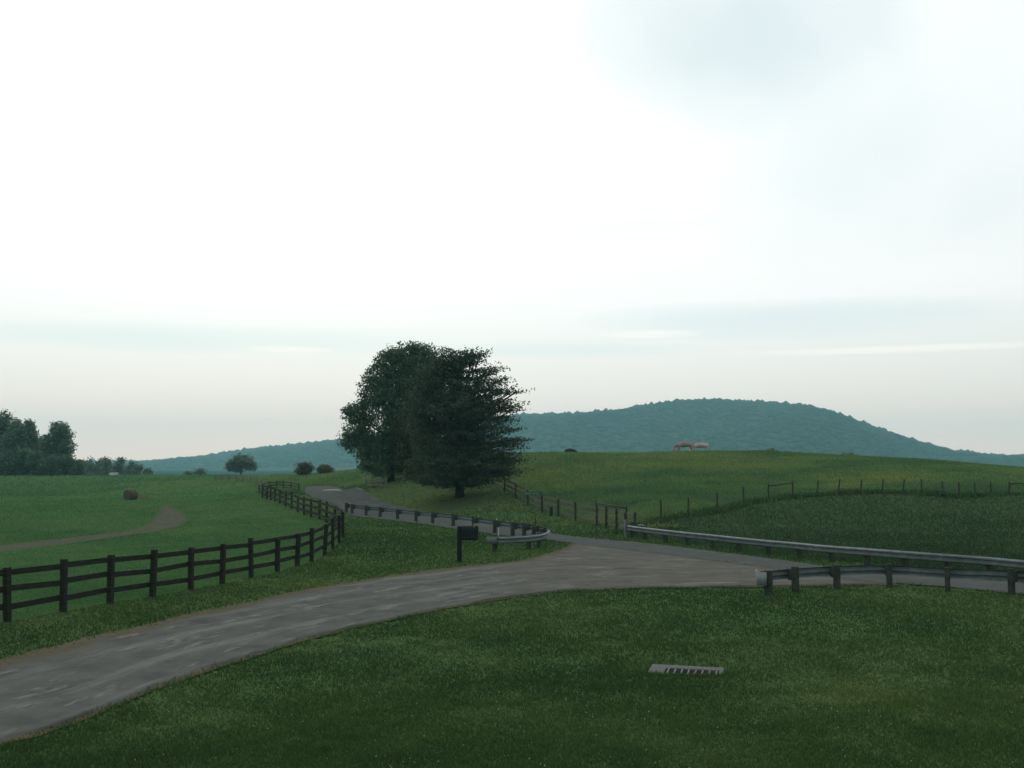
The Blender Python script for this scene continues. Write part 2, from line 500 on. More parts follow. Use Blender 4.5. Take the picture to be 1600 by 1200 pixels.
ribbon('driveway', D_UP, D_LO, 260, 34, M_drive, .004, .5, 'worn tan and grey gravelled driveway curving from lower left up to the junction')
ribbon('road', P_UP, P_LO, 260, 20, M_paved, .014, .35, 'grey asphalt road running past both guardrails and bending left behind the trees', s=20)
ribbon('dirt_track', T_UP, T_LO, 120, 14, M_track, .006, .8, 'brown dirt track curving through the green hay field', s=40)
patch_up = [(505, 765.6), (530, 765.3), (565, 765.0)]; patch_lo = [(503, 766.6), (530, 766.6), (566, 766.8)]
ribbon('road_patch', patch_up, patch_lo, 40, 8, M_patch, .022, .06, 'pale concrete strip across the far bend of the road', s=60)
ROADS = ['driveway', 'road', 'dirt_track']

# ------------------------------------------------------------------ drain rectangle
DR = math.radians(-15)


def drain_local(x, y):
    dx, dy = x - DRAIN.x, y - DRAIN.y
    return dx * math.cos(DR) + dy * math.sin(DR), -dx * math.sin(DR) + dy * math.cos(DR)


# ------------------------------------------------------------------ dryness of the turf
def line(*pts): return [hit(*p) for p in pts]


PAST_POLY = [(p.x, p.y) for p in [ground(700, 160)] + line((752, 742), (806, 779), (847, 799), (899, 813), (932, 821), (985, 812), (1035, 811), (1076, 807), (1121, 800), (1162, 789), (1200, 782), (1240, 777), (1275, 775), (1344, 771.5), (1410, 770.5), (1472, 775), (1523, 775), (1577, 773), (1700, 774))] + [(75, 160), (40, 190)]


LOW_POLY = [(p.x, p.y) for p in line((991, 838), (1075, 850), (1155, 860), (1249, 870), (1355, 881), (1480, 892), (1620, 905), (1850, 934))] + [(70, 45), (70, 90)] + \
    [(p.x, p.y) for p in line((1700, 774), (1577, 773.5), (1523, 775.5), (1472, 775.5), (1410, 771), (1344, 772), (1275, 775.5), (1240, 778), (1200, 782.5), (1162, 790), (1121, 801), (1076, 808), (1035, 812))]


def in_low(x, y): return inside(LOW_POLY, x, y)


def dryness(x, y):
    d = .16 + .50 * (fbm(x / 7, y / 7, 3) - .5) + .34 * (fbm(x / 1.5, y / 2.0, 8) - .5)
    d = d + np.where(x < -8 - .2 * y, .42 * (fbm(x / 12, y / 20, 23, 4) - .5), 0)
    past = inside(PAST_POLY, x, y)
    d = d + np.where(past, .14 + 1.05 * (fbm(x / 16, y / 10, 17, 5) - .5), 0)
    # bank under the trees and the far side of the road: olive
    bank = np.exp(-(((x + 8) / 9) ** 2 + ((y - 93) / 11) ** 2)); d = d + .28 * bank
    far = (y > 128) & (x > -60) & (x < -12); d = d + np.where(far, .22, 0)
    # dry verge left of the driveway, in front of the mailbox
    v = np.exp(-(((x + 6.2) / 5) ** 2 + ((y - 35.6) / 1.3) ** 2)); d = d + .30 * v
    v = np.exp(-(((x + 2.6) / 3.5) ** 2 + ((y - 30.6) / 1.2) ** 2)); d = d + .25 * v
    v = np.exp(-(((x - 5.8) / 2.6) ** 2 + ((y - 18.4) / 1.6) ** 2)); d = d + .2 * v
    # near a driveway edge the turf thins out
    return np.clip(d, 0, 1)


def bare(x, y):
    b = 1.25 * np.exp(-(((x + 4.4) / 2.6) ** 2 + ((y - 86.5) / 4.2) ** 2))
    return np.clip(b * (.5 + fbm(x / .8, y / 1.2, 66)), 0, 1)


# ------------------------------------------------------------------ ground sheet
def build_ground():
    th = np.concatenate([np.linspace(-math.pi, -.66, 60, endpoint=False), np.linspace(-.66, .66, 420, endpoint=False), np.linspace(.66, math.pi, 60, endpoint=False)])
    rr = np.concatenate([[1.5, 3, 5, 7], 8 * 1.0125 ** np.arange(0, 540)])
    rr = rr[rr < 4100]
    T, Rr = np.meshgrid(th, rr)
    x, y = (Rr * np.sin(T)).ravel(), (Rr * np.cos(T)).ravel()
    z = terrain(x, y)
    low = np.zeros(len(x), bool)
    for k in ROADS: low |= inside(POLY[k], x, y)
    z = z + np.where(low, -.07, (fbm(x / 2.5, y / 2.5, 77, 3) - .5) * .05 * (np.hypot(x, y) < 300))
    u, v = drain_local(x, y)
    z = np.where((abs(u) < .78) & (abs(v) < .5), z - .5, z)
    V = np.stack([x, y, z], -1); nr, n = len(rr), len(th)
    ix = np.arange(nr * n).reshape(nr, n); nx = np.roll(ix, -1, 1)
    Q = np.stack([ix[:-1], nx[:-1], nx[1:], ix[1:]], -1).reshape(-1, 4)[:, ::-1]
    cen = len(V); V = np.concatenate([V, [[0, 0, .7]]])
    o = npmesh('ground', V, Q, M_ground, smooth=True, attrs={'dry': np.r_[dryness(x, y), .2], 'bare': np.r_[bare(x, y), 0],
               'weed_shade': np.r_[np.where(in_low(x, y), 1.0, 0.0), 0],
               'forest': np.r_[np.clip((np.hypot(x, y) - 300) / 60, 0, 1), 0]})
    me = o.data
    if me.polygons[5000].normal.z < 0: me.flip_normals()
    tag(o, 'green turf ground rolling from the lawn to the pasture hill', 'ground', kind='structure')


build_ground()


# ------------------------------------------------------------------ grass
def blades(name, n, r0, r1, th0, th1, hfun, wfun, mat, label, test=None, tint_shift=0, lean=.45, power=1.0, dry_k=1.0, jit=.16):
    th = rng.uniform(th0, th1, n)
    u = rng.uniform(0, 1, n) ** power
    r = 1 / (1 / r1 + u * (1 / r0 - 1 / r1))
    x, y = r * np.sin(th), r * np.cos(th)
    keep = np.ones(n, bool)
    for k in ROADS: keep &= ~(inside(POLY[k], x + rng.normal(0, .13, n), y + rng.normal(0, .16, n)) & (rng.uniform(0, 1, n) < (.965 if k == 'dirt_track' else 1.1)))
    du, dv = drain_local(x, y)
    keep &= ~((abs(du) < .80) & (abs(dv) < .54))
    if test is not None: keep &= test(x, y)
    keep &= bare(x, y) < rng.uniform(.35, .9, n)
    x, y, r = x[keep], y[keep], r[keep]; n = len(x)
    z = terrain(x, y)
    a = rng.uniform(0, 2 * math.pi, n)
    h = hfun(x, y, r) * rng.uniform(.55, 1.25, n); w = wfun(r) * rng.uniform(.6, 1.3, n)
    la = rng.uniform(0, 2 * math.pi, n); ll = h * rng.uniform(0, lean * 2, n)
    ca, sa = np.cos(a) * w / 2, np.sin(a) * w / 2
    b0 = np.stack([x - ca, y - sa, z - .02], -1); b1 = np.stack([x + ca, y + sa, z - .02], -1)
    mx, my = x + np.cos(la) * ll * .35, y + np.sin(la) * ll * .35
    m0 = np.stack([mx - ca * .7, my - sa * .7, z + h * .6], -1); m1 = np.stack([mx + ca * .7, my + sa * .7, z + h * .6], -1)
    tp = np.stack([x + np.cos(la) * ll, y + np.sin(la) * ll, z + h], -1)
    V = np.stack([b0, b1, m1, m0, tp], 1).reshape(-1, 3)
    i = np.arange(n)[:, None] * 5
    Fa = np.concatenate([i + np.array([[0, 1, 2]]), i + np.array([[0, 2, 3]]), i + np.array([[3, 2, 4]])])
    tint = np.clip(dryness(x, y) * dry_k + tint_shift + rng.normal(0, jit, n), 0, 1)
    o = npmesh(name, V, Fa, mat, attrs={'tint': np.repeat(tint, 5)})
    return tag(o, label, 'grass', kind='stuff')


def not_past(x, y): return ~inside(PAST_POLY, x, y)


def left_field(x, y):
    return (x < -2 - .30 * (y - 50)) & (x < -8)


FENCE_L = [(-75, 990), (12, 972), (99, 957), (172, 943), (238, 933), (298, 922), (347, 913), (393, 903.5), (433, 893.5), (464, 885), (487, 878), (507, 868), (520, 858), (530, 849), (536, 841), (533, 831), (522, 823), (510, 817), (499, 812), (486, 808.5), (475, 805), (465, 800.5), (456, 796), (446, 791), (437, 787), (430, 784), (423, 781.5), (417, 780), (410, 778)]
FL_W = [hit(*p) for p in FENCE_L]
FIELD_POLY = [(p.x, p.y) for p in FL_W] + [(p.x, p.y) for p in line((402, 770), (398, 757))] + [(-58, 260), (-160, 260), (-160, 60), (-40, 20)]


def in_field(x, y): return inside(FIELD_POLY, x, y)


blades('lawn_grass', 560000, 11.5, 64, -.56, .56, lambda x, y, r: .026 + .030 * fbm(x / 2, y / 2, 31) + .055 * fbm(x / .55, y / .7, 71, 2) ** 2.2,
       lambda r: np.maximum(.012, .00100 * r), M_grass, 'short dark green mown grass of the lawn and verges beside the driveway',
       test=lambda x, y: not_past(x, y) & ~in_field(x, y) & ~in_low(x, y) & (rng.uniform(0, 1, len(x)) < np.clip((64 - np.hypot(x, y)) / 16, 0, 1)), power=1.35, lean=.8, jit=.065)
blades('verge_grass', 190000, 40, 135, -.48, .56, lambda x, y, r: .05 + .07 * fbm(x / 4, y / 4, 32),
       lambda r: np.maximum(.014, .0011 * r), M_grass, 'rough green grass on the low field and road banks beyond the junction',
       test=lambda x, y: not_past(x, y) & ~in_field(x, y) & ~in_low(x, y) & (rng.uniform(0, 1, len(x)) < np.clip((np.hypot(x, y) - 40) / 20, 0, 1)), tint_shift=.02, power=1.0, lean=.7, jit=.08)
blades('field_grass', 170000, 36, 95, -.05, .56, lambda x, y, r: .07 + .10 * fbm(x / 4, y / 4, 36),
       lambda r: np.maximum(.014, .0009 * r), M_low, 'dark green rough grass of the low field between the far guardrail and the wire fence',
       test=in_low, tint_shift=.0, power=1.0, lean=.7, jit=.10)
blades('hay_meadow', 330000, 24, 240, -.56, -.10, lambda x, y, r: .045 + (.05 + .40 * fbm(x / 11, y / 18, 33) ** 1.8) * np.clip(np.clip((r - 98) / 40, 0, 1) + .9 * np.exp(-(((x + 40) / 11) ** 2 + ((y - 82) / 9) ** 2)), .06, 1),
       lambda r: np.maximum(.02, .0011 * r), M_hay, 'bright green hay meadow behind the black board fence',
       test=in_field, power=1.05, tint_shift=.05, dry_k=.9, lean=.7, jit=.07)
blades('pasture_grass', 260000, 58, 175, -.08, .56, lambda x, y, r: .10 + .26 * fbm(x / 5, y / 8, 34) ** 1.7,
       lambda r: np.maximum(.02, .0011 * r), M_past, 'olive and yellow green pasture grass on the hill beyond the wire fence',
       test=lambda x, y: inside(PAST_POLY, x, y), power=1.15, tint_shift=.0, lean=.7, jit=.05)
blades('far_meadow', 60000, 125, 235, -.30, -.02, lambda x, y, r: .25 + .2 * fbm(x / 5, y / 8, 35),
       lambda r: .0013 * r, M_past, 'grey green rough meadow beyond the bend of the road',
       test=lambda x, y: not_past(x, y) & ~in_field(x, y), power=1.0, tint_shift=-.08, lean=.7, jit=.08)


def clover():
    n = 420
    th = rng.uniform(-.5, .5, n); r = 1 / rng.uniform(1 / 34, 1 / 13, n)
    x, y = r * np.sin(th), r * np.cos(th)
    keep = (fbm(x / 2.5, y / 2.5, 55) > .5) & ~inside(POLY['driveway'], x, y)
    x, y = x[keep], y[keep]; z = terrain(x, y) + rng.uniform(.05, .1, len(x))
    V, Fa = [], []
    o6 = np.array([(1, 0, 0), (-1, 0, 0), (0, 1, 0), (0, -1, 0), (0, 0, 1), (0, 0, -1)]) * .009
    f8 = np.array([(0, 2, 4), (2, 1, 4), (1, 3, 4), (3, 0, 4), (2, 0, 5), (1, 2, 5), (3, 1, 5), (0, 3, 5)])
    for i in range(len(x)):
        V.append(o6 * rng.uniform(.6, 1.2) + np.array([x[i], y[i], z[i]])); Fa.append(f8 + 6 * i)
    o = npmesh('clover_flowers', np.concatenate(V), np.concatenate(Fa), M_flower, attrs={'tint': rng.uniform(0, 1, 6 * len(x))})
    tag(o, 'tiny whitish clover heads scattered through the front lawn', 'flowers', kind='stuff')


clover()


# tall unmown strip under the wire fence
def strip_along(pts, n, w, hmin, hmax, name, label, mat, shift):
    P = np.array([(p.x, p.y) for p in pts]); seg = np.hypot(*np.diff(P, axis=0).T); cs = np.r_[0, np.cumsum(seg)]
    s = rng.uniform(0, cs[-1], n)
    x = np.interp(s, cs, P[:, 0]) + rng.normal(0, w, n); y = np.interp(s, cs, P[:, 1]) + rng.normal(0, w, n)
    z = terrain(x, y); h = rng.uniform(hmin, hmax, n) * (.4 + 1.1 * fbm(s / 2, s * 0, 91)); wd = rng.uniform(.05, .11, n) * (1 if w > .1 else .12)
    a = rng.uniform(0, 6.28, n); la = rng.uniform(0, 6.28, n); ll = h * rng.uniform(0, .7, n)
    b0 = np.stack([x - np.cos(a) * wd, y - np.sin(a) * wd, z - .03], -1); b1 = np.stack([x + np.cos(a) * wd, y + np.sin(a) * wd, z - .03], -1)
    tp = np.stack([x + np.cos(la) * ll, y + np.sin(la) * ll, z + h], -1)
    V = np.stack([b0, b1, tp], 1).reshape(-1, 3); Fa = np.arange(3 * n).reshape(n, 3)
    t = np.clip(.2 + shift + rng.normal(0, .18, n), 0, 1)
    tag(npmesh(name, V, Fa, mat, attrs={'tint': np.repeat(t, 3)}), label, 'grass', kind='stuff')


# ------------------------------------------------------------------ trees
def leaf_mesh(name, P, size, mat, parent, tint, flat=0.0):
    n = len(P)
    a = rng.normal(0, 1, (n, 3)); a[:, 2] *= (1 - flat); a /= np.linalg.norm(a, axis=1)[:, None]
    b = rng.normal(0, 1, (n, 3)); b[:, 2] *= (1 - flat); b -= a * (a * b).sum(1)[:, None]; b /= np.linalg.norm(b, axis=1)[:, None] + 1e-9
    L = (size * rng.uniform(.6, 1.3, n))[:, None]; W = L * .62
    V = np.stack([P - a * L * .5, P + b * W * .5 - a * L * .05, P + a * L * .5, P - b * W * .5 - a * L * .05], 1).reshape(-1, 3)
    Fa = np.arange(4 * n).reshape(n, 4)
    return npmesh(name, V, Fa, mat, parent, attrs={'tint': np.repeat(tint, 4)})


def tree(name, label, base, lobes, nclus, per, leaf, mat, trunk_r, csize=.55, layered=False, group=None, cat='tree', lean=0, first=.22, shell=.45, gap=0.0):
    base = Vector(base)
    t = thing(name, base, label, cat, group)
    lobes = [tuple(l) for l in lobes]
    top = max(l[2] + l[5] * .5 for l in lobes)
    vol = np.array([l[3] * l[4] * l[5] for l in lobes]) ** (2 / 3)
    cnt = np.maximum(2, (nclus * vol / vol.sum()).astype(int))
    tk = MB(); B = np.array(base)
    n = 9; pts, rad = [], []
    for i in range(n):
        f = i / (n - 1)
        pts.append(base + Vector((lean * f * top + random.uniform(-.06, .06) * f * 3 * trunk_r, random.uniform(-.05, .05) * f, -.15 + f * (top * .92))))
        rad.append(trunk_r * (1.35 if i == 0 else (1 - f) ** .8 + .06))
    tk.tube(pts, rad, 9)
    allP, allT = [], []
    for l, k in zip(lobes, cnt):
        c = np.array(l[:3]); rd = np.array(l[3:6])
        f = min(.9, max(first, (c[2] * .62) / (top * .92)))
        i0 = f * (n - 1); a = pts[int(i0)].lerp(pts[min(n - 1, int(i0) + 1)], i0 - int(i0))
        e = base + Vector(c); mid = a.lerp(e, .5) + Vector((random.uniform(-.2, .2), random.uniform(-.2, .2), .04 * (e - a).length))
        tk.tube([a, mid, e], [trunk_r * .38, trunk_r * .24, trunk_r * .08], 6)
        d = rng.normal(0, 1, (k, 3)); d /= np.linalg.norm(d, axis=1)[:, None]
        rr = rng.uniform(0, 1, k) ** shell
        P = c + d * rd * rr[:, None]
        for j in range(0, k, 4):      # twigs
            p = Vector(P[j]) + base
            tk.tube([e.lerp(a, .25), e.lerp(p, .5) + Vector((0, 0, .08)), p], [trunk_r * .12, trunk_r * .07, trunk_r * .03], 4, cap=False)
        m = per
        off = np.clip(rng.normal(0, 1, (k, m, 3)), -1.7, 1.7) * csize
        if layered:
            rad2 = P[:, :2] - np.array([lean * top * .5, 0]); rl = np.linalg.norm(rad2, axis=1)[:, None] + 1e-6; ud = rad2 / rl
            s = np.clip(rng.normal(0, 1, (k, m, 3)), -1.7, 1.7) * np.array([csize * 1.35, csize * .45, csize * .16])
            off = np.stack([s[..., 0] * ud[:, None, 0] - s[..., 1] * ud[:, None, 1], s[..., 0] * ud[:, None, 1] + s[..., 1] * ud[:, None, 0],
                            s[..., 2] + (.08 + .12 * np.clip((P[:, None, 2] / top - .45) * 2, 0, 1)) * s[..., 0]], -1)
        else:
            off[..., 2] *= .7
        L = (P[:, None, :] + off * rng.uniform(.6, 1.2, (k, 1, 1))).reshape(-1, 3)
        ct = rng.normal(.5, .16, k)
        allP.append(L); allT.append(np.clip(np.repeat(ct, m) + rng.normal(0, .14, k * m), 0, 1))
    P = np.concatenate(allP) + B; T = np.concatenate(allT)
    ok = P[:, 2] > terrain(P[:, 0], P[:, 1]) + .25
    leaf_mesh('crown', P[ok], leaf, mat, t, T[ok], .35 if layered else 0)
    tk.build('trunk', M_bark, t, smooth=True)
    return t


def px_lobes(base_px, base_py, Y, L, sq=.85):
    s = Y / F
    return [((cx - base_px) * s, random.uniform(-.25, .25) * rx * s, (base_py - cy) * s, rx * s, max(rx, rz) * s * sq, rz * s) for cx, cy, rx, rz in L]


b1 = hit(611, 752)
tree('broadleaf_tree', 'tall rounded broadleaf tree at the left of the clump beside the road', b1,
     px_lobes(611, 752, b1.y, [(638, 560, 40, 25), (655, 551, 22, 14), (602, 578, 30, 28), (584, 612, 28, 26), (562, 648, 28, 24), (560, 684, 29, 27), (585, 712, 33, 27),
                               (618, 640, 52, 55), (655, 600, 40, 45), (635, 690, 52, 45), (575, 590, 8, 10), (545, 646, 12, 12), (545, 690, 13, 14), (671, 566, 16, 18), (612, 557, 18, 14), (596, 726, 34, 18), (645, 726, 36, 20), (590, 700, 36, 28), (628, 608, 45, 45), (672, 600, 30, 40), (668, 640, 34, 44)]),
     2350, 30, .26, M_oak, .30, .33, shell=.42)
b2 = hit(718, 777)
tree('feathery_tree', 'broad dark tree with feathery horizontal boughs at the right of the clump', b2,
     px_lobes(718, 777, b2.y, [(718, 560, 36, 14), (742, 562, 16, 10), (700, 585, 42, 20), (748, 590, 26, 13), (715, 612, 62, 20), (772, 612, 20, 9), (795, 613, 15, 4), (718, 640, 78, 22),
                               (785, 636, 24, 11), (735, 668, 74, 20), (788, 658, 16, 7), (730, 698, 82, 22), (796, 690, 23, 7), (718, 726, 86, 20), (790, 715, 26, 11), (705, 748, 62, 14), (765, 738, 40, 13), (735, 754, 44, 10), (690, 752, 34, 11), (720, 700, 60, 45), (706, 575, 26, 22), (715, 640, 50, 40), (790, 735, 26, 9), (690, 568, 22, 17), (737, 557, 18, 7), (758, 580, 18, 10), (772, 598, 20, 8), (668, 610, 28, 36), (664, 660, 28, 40), (752, 640, 40, 30), (806, 613, 9, 2), (812, 688, 10, 3), (768, 578, 9, 3), (702, 549, 11, 4), (729, 546, 8, 3), (752, 551, 9, 3), (800, 641, 13, 4), (806, 722, 10, 3)]),
     2500, 30, .21, M_pine, .34, .54, layered=True, shell=.42)
b3 = hit(637, 750)
tree('small_tree', 'small brownish green tree between the two large ones of the clump', b3,
     px_lobes(637, 750, b3.y - 2, [(642, 705, 24, 28), (640, 668, 24, 30), (652, 728, 18, 14), (650, 640, 16, 22), (660, 700, 24, 34), (664, 735, 26, 14)]),
     560, 28, .24, M_brownleaf, .20, .38)


def rand_lobes(H, Wd, low=.15, k=9, sharp=.6):
    out = []
    for i in range(k):
        f = low + (1 - low) * (i + random.uniform(.2, .8)) / k
        hw = Wd / 2 * (math.sin(math.pi * min(1, (.18 + f * .82)) ** 1.2) ** sharp)
        rx = hw * random.uniform(.45, .75)
        off = max(0, hw - rx)
        a = random.uniform(0, 6.28)
        rz = H * random.uniform(.09, .14)
        out.append((off * math.cos(a), off * math.sin(a), min(f * H, H - rz), rx, rx, rz))
    out.append((0, 0, H * .5, Wd * .3, Wd * .3, H * .3))
    return out


# woods at the left: front row
wood = [(-28, 640, 225, 48, 'tallest leafy tree at the far left edge of the woods'),
        (2, 642, 232, 40, 'tall tree with a pointed crown cut by the left picture edge'),
        (24, 655, 222, 40, 'leafy tree second in from the left edge of the woods'),
        (47, 655, 226, 36, 'round headed tree in the middle of the left woods'),
        (90, 657, 222, 44, 'separate tall tree with layered crown at the right end of the left woods'),
        (66, 684, 230, 40, 'lower tree filling the notch in the left woods')]
for px, top, Y, w, lab in wood:
    g = ground(px, Y); s = Y / F
    a, b = slope(px, top); H = CAMZ + b * Y - g.z
    tree('woodland_tree', lab, g, rand_lobes(H, w * s * 1.2, .10, 18, .75), 620, 26, .46, M_wood_leaf, .28, .55, group='trees of the woods on the left', shell=.4)
under = [(-20, 704, 218), (12, 708, 214), (36, 702, 216), (58, 706, 214), (80, 712, 213), (104, 712, 216), (118, 720, 220)]
ulab = ['understorey bush at the left picture edge of the woods', 'bushy undergrowth second from the left under the woods', 'undergrowth bush below the second woodland crown',
        'dark undergrowth bush under the middle woodland tree', 'undergrowth bush below the notch in the woods', 'undergrowth bush below the separate tall tree', 'last bush at the right foot of the tall woods']
for (px, top, Y), lab in zip(under, ulab):
    g = ground(px, Y); s = Y / F; a, b = slope(px, top); H = CAMZ + b * Y - g.z
    tree('undergrowth_bush', lab, g, rand_lobes(H, 34 * s, .05, 8, .35), 150, 22, .45, M_oak, .10, .55, group='undergrowth along the woods', cat='bush', shell=.4)
hedge = [(126, 716, 330, 22), (141, 714, 340, 22), (155, 716, 335, 20), (167, 713, 330, 16), (178, 720, 345, 16), (189, 714, 325, 18), (204, 721, 320, 18), (217, 725, 318, 18), (230, 731, 315, 14)]
hlab = ['distant tree joining the tall woods', 'second distant tree right of the tall woods', 'third distant tree right of the tall woods', 'slim distant tree with a pointed top', 'low distant tree behind the pale shed roof',
        'distant tree right of the pale shed roof', 'distant tree third from the right end of the row', 'distant tree next to the low end of the row', 'lowest tree at the right end of the distant row']
for (px, top, Y, w), lab in zip(hedge, hlab):
    g = ground(px, Y); s = Y / F; a, b = slope(px, top); H = CAMZ + b * Y - g.z
    tree('distant_tree', lab, g, rand_lobes(H, w * s * 1.2, .04, 9, .5), 150, 20, .6, M_wood_leaf, .16, .6, group='distant tree row left of the ridge', shell=.4)

g = ground(377, 285); s = 285 / F
a, bb = slope(377, 708); H = CAMZ + bb * 285 - g.z
tree('lone_tree', 'lone round crowned tree standing on the field crest', g,
     [(-2.3, 0, H * .55, 2.1, 2.1, 1.6), (2.1, 0, H * .55, 2.2, 2.2, 1.6), (0, 0, H * .80, 2.6, 2.6, 1.1), (-1, .5, H * .55, 3, 3, 1.9), (1.2, -.4, H * .66, 2.7, 2.7, 1.7), (-3.3, 0, H * .45, 1.1, 1.1, .8), (3.3, 0, H * .47, 1.1, 1.1, .9)],
     420, 24, .42, M_wood_leaf, .24, .40, shell=.5, first=.3)
for px, top, Y, w, lab in ((295, 737, 270, 12, 'smaller dim bush left of the lone tree'), (313, 733, 268, 22, 'wider dim bush left of the lone tree')):
    g = ground(px, Y); s = Y / F; a, b = slope(px, top); H = CAMZ + b * Y - g.z
    tree('field_bush', lab, g, rand_lobes(H, w * s * 1.2, .0, 7, .4), 70, 20, .42, M_wood_leaf, .08, .4, group='bushes on the field crest', cat='bush', shell=.4)
for px, top, Y, w, lab in ((476, 722.5, 166, 38, 'brownish shrub left of the pair beyond the road bend'), (507, 727, 163, 29, 'brownish shrub right of the pair beyond the road bend')):
    g = ground(px, Y); s = Y / F; a, b = slope(px, top); H = CAMZ + b * Y - g.z
    tree('shrub', lab, g, rand_lobes(H, w * s, .18, 10, .4), 170, 24, .22, M_brownleaf, .09, .25, group='pair of shrubs beyond the road bend', cat='shrub', shell=.45)
for px, top, Y, w, lab in ((1209, 701, 136, 24, 'low dark bush on the hill crest right of the cows'), (1332, 709, 130, 40, 'flat low bush on the sloping crest of the pasture')):
    g = ground(px, Y); s = Y / F; a, b = slope(px, top); H = max(.7, CAMZ + b * Y - g.z)
    tree('crest_bush', lab, g, rand_lobes(H, w * s, .0, 6, .3), 80, 20, .22, M_wood_leaf, .05, .2, group='bushes on the pasture crest', cat='bush', shell=.4)
for px, py, w, h, lab in ((1473, 777, 8, 12, 'dark weed clump at a leaning wire fence post'), (1529, 776, 11, 8, 'low dark weed clump beside the wire fence')):
    p = hit(px, py); s = p.y / F
    tree('weed_clump', lab, p, rand_lobes(h * s, w * s, 0, 5, .3), 40, 18, .14, M_oak, .03, .10, group='weed clumps at the wire fence', cat='weeds', shell=.4)
p = hit(1035, 829.5); s = p.y / F
tree('weed_patch', 'patch of pale flowering weeds behind the end of the far guardrail', p, [(x * s, 0, 5 * s, 10 * s, .4, 5 * s) for x in (-22, -10, 3, 15, 26)], 90, 14, .10, M_past, .02, .12, cat='weeds', shell=.4)


# ------------------------------------------------------------------ fences
def post(name, p, w, h, mat, parent, rz=0, lean=(0, 0), round_=False):
    mb = MB(); a = p + Vector((0, 0, -.25)); b = p + Vector((lean[0], lean[1], h))
    if round_: mb.tube([a, a.lerp(b, .5), b], [w / 2, w / 2 * .98, w / 2 * .92], 9)
    else:
        d = (b - a).normalized(); x = Vector((math.cos(rz), math.sin(rz), 0)); x = (x - d * x.dot(d)).normalized(); y = d.cross(x)
        mb.box((a + b) / 2, (w, w, (b - a).length), M=Matrix((x, y, d)).transposed())
    return mb.build(name, mat, parent, bevel=0 if round_ else .01)


def board_fence(name, label, P, ph, pw, heights, bw, mats, side, group=None, jitter=.035, cat='fence'):
    """side +1: boards on the left of the walking direction"""
    root = thing(name, P[0], label, cat, group)
    n = len(P); dirs = []
    for i in range(n):
        d = P[min(i + 1, n - 1)] - P[max(i - 1, 0)]; d.z = 0; dirs.append(d.normalized())
    hs = []
    for i, p in enumerate(P):
        rz = math.atan2(dirs[i].y, dirs[i].x)
        h = ph * random.uniform(.94, 1.08); hs.append(h)
        post('post', p, pw * random.uniform(.92, 1.1), h, mats[0], root, rz, (random.uniform(-.06, .06), random.uniform(-.06, .06)))
    for i in range(n - 1):
        for hh in heights:
            na = Vector((-dirs[i].y, dirs[i].x, 0)) * side * (pw / 2 + .02); nb = Vector((-dirs[i + 1].y, dirs[i + 1].x, 0)) * side * (pw / 2 + .02)
            ja, jb = random.uniform(-jitter, jitter), random.uniform(-jitter, jitter)
            d = (P[i + 1] - P[i]).normalized() * .004
            a, b = P[i] + na + Vector((0, 0, hh + ja)) + d, P[i + 1] + nb + Vector((0, 0, hh + jb)) - d
            MB().beam(a, b, .03, bw).build('board', mats[1], root)
    return root


board_fence('board_fence', 'black three board fence curving along the left of the driveway', FL_W, 1.36, .15, (.36, .80, 1.22), .15, (M_darkwood, M_darkwood), 1)
far_leg = [hit(px, py) for px, py in ((405, 773), (412, 769.5), (421, 766.5), (432, 765), (443, 765.5), (455, 767), (467, 769.5))]
board_fence('dark_fence', 'brownish board fence continuing along the rise left of the road bend', far_leg, 1.15, .14, (.3, .65, 1.0), .15, (M_greypost, M_greypost), 1)
faint = [hit(px, py) for px, py in ((336, 751.5), (347, 751), (358, 751), (369, 751.2), (380, 752), (391, 754), (401, 756.5), (409, 760))]
board_fence('faint_fence', 'faint grey fence on the field crest under the lone tree', faint, 1.0, .13, (.3, .6, .9), .12, (M_greywood, M_greywood), 1)
pale = [hit(px, py) for px, py in ((572, 762), (580, 762.5), (588, 763), (596, 763.5), (603, 764))]
board_fence('pale_fence', 'short pale rail fence between the road bend and the tree clump', pale, .9, .11, (.35, .75), .12, (M_greywood, M_greywood), -1)
FR = [hit(*p) for p in ((752, 743), (770, 757), (788, 769), (806, 779), (825, 790), (847, 799.5), (872, 806.5), (899, 813.5), (932, 821.5), (947, 825.5), (963, 829.5), (978, 834), (991, 837))]
board_fence('weathered_fence', 'pale weathered board fence climbing from the far guardrail up behind the trees', FR, 1.3, .13, (.30, .74, 1.16), .15, (M_greypost, M_greywood), 1)

WF = [(932, 820, 1.62, 0), (979, 833, 1.62, 0), (1033, 811.5, 1.25, 0), (1076, 807, 1.25, 0), (1121, 800, 1.3, 0), (1162, 789, 1.3, 0), (1201, 782.5, 1.25, 0), (1239, 777.5, 1.3, 0), (1275, 775, 1.2, .22), (1309, 773, 1.2, .18), (1344, 771.5, 1.15, .16),
      (1378, 771, 1.15, .14), (1410, 770.5, 1.05, .18), (1440, 773, 1.15, .03), (1472, 775, 1.1, .04), (1498, 778, 1.15, .05), (1523, 775, .95, .03), (1548, 773, .95, .03), (1577, 773, .95, .04), (1612, 772.5, 1.0, .02)]
WP = [hit(a, b) for a, b, _, _ in WF]
wf = thing('wire_fence', WP[1], 'long wire fence on leaning wooden posts across the pasture slope', 'fence')
tops = []
for p, (a, b, h, l) in zip(WP, WF):
    post('post', p, .13, h, M_greypost, wf, 0, (l, 0), True)
    tops.append(p + Vector((l, 0, h)))
for hh in (.2, .42, .64, .86, 1.0):
    mb = MB()
    for i in range(1, len(WP) - 1):
        a = WP[i].lerp(tops[i], hh * .97); b = WP[i + 1].lerp(tops[i + 1], hh * .97)
        mb.tube([a, a.lerp(b, .5) - Vector((0, 0, .03)), b], .005, 4)
    mb.build('wire', M_steelpost, wf)
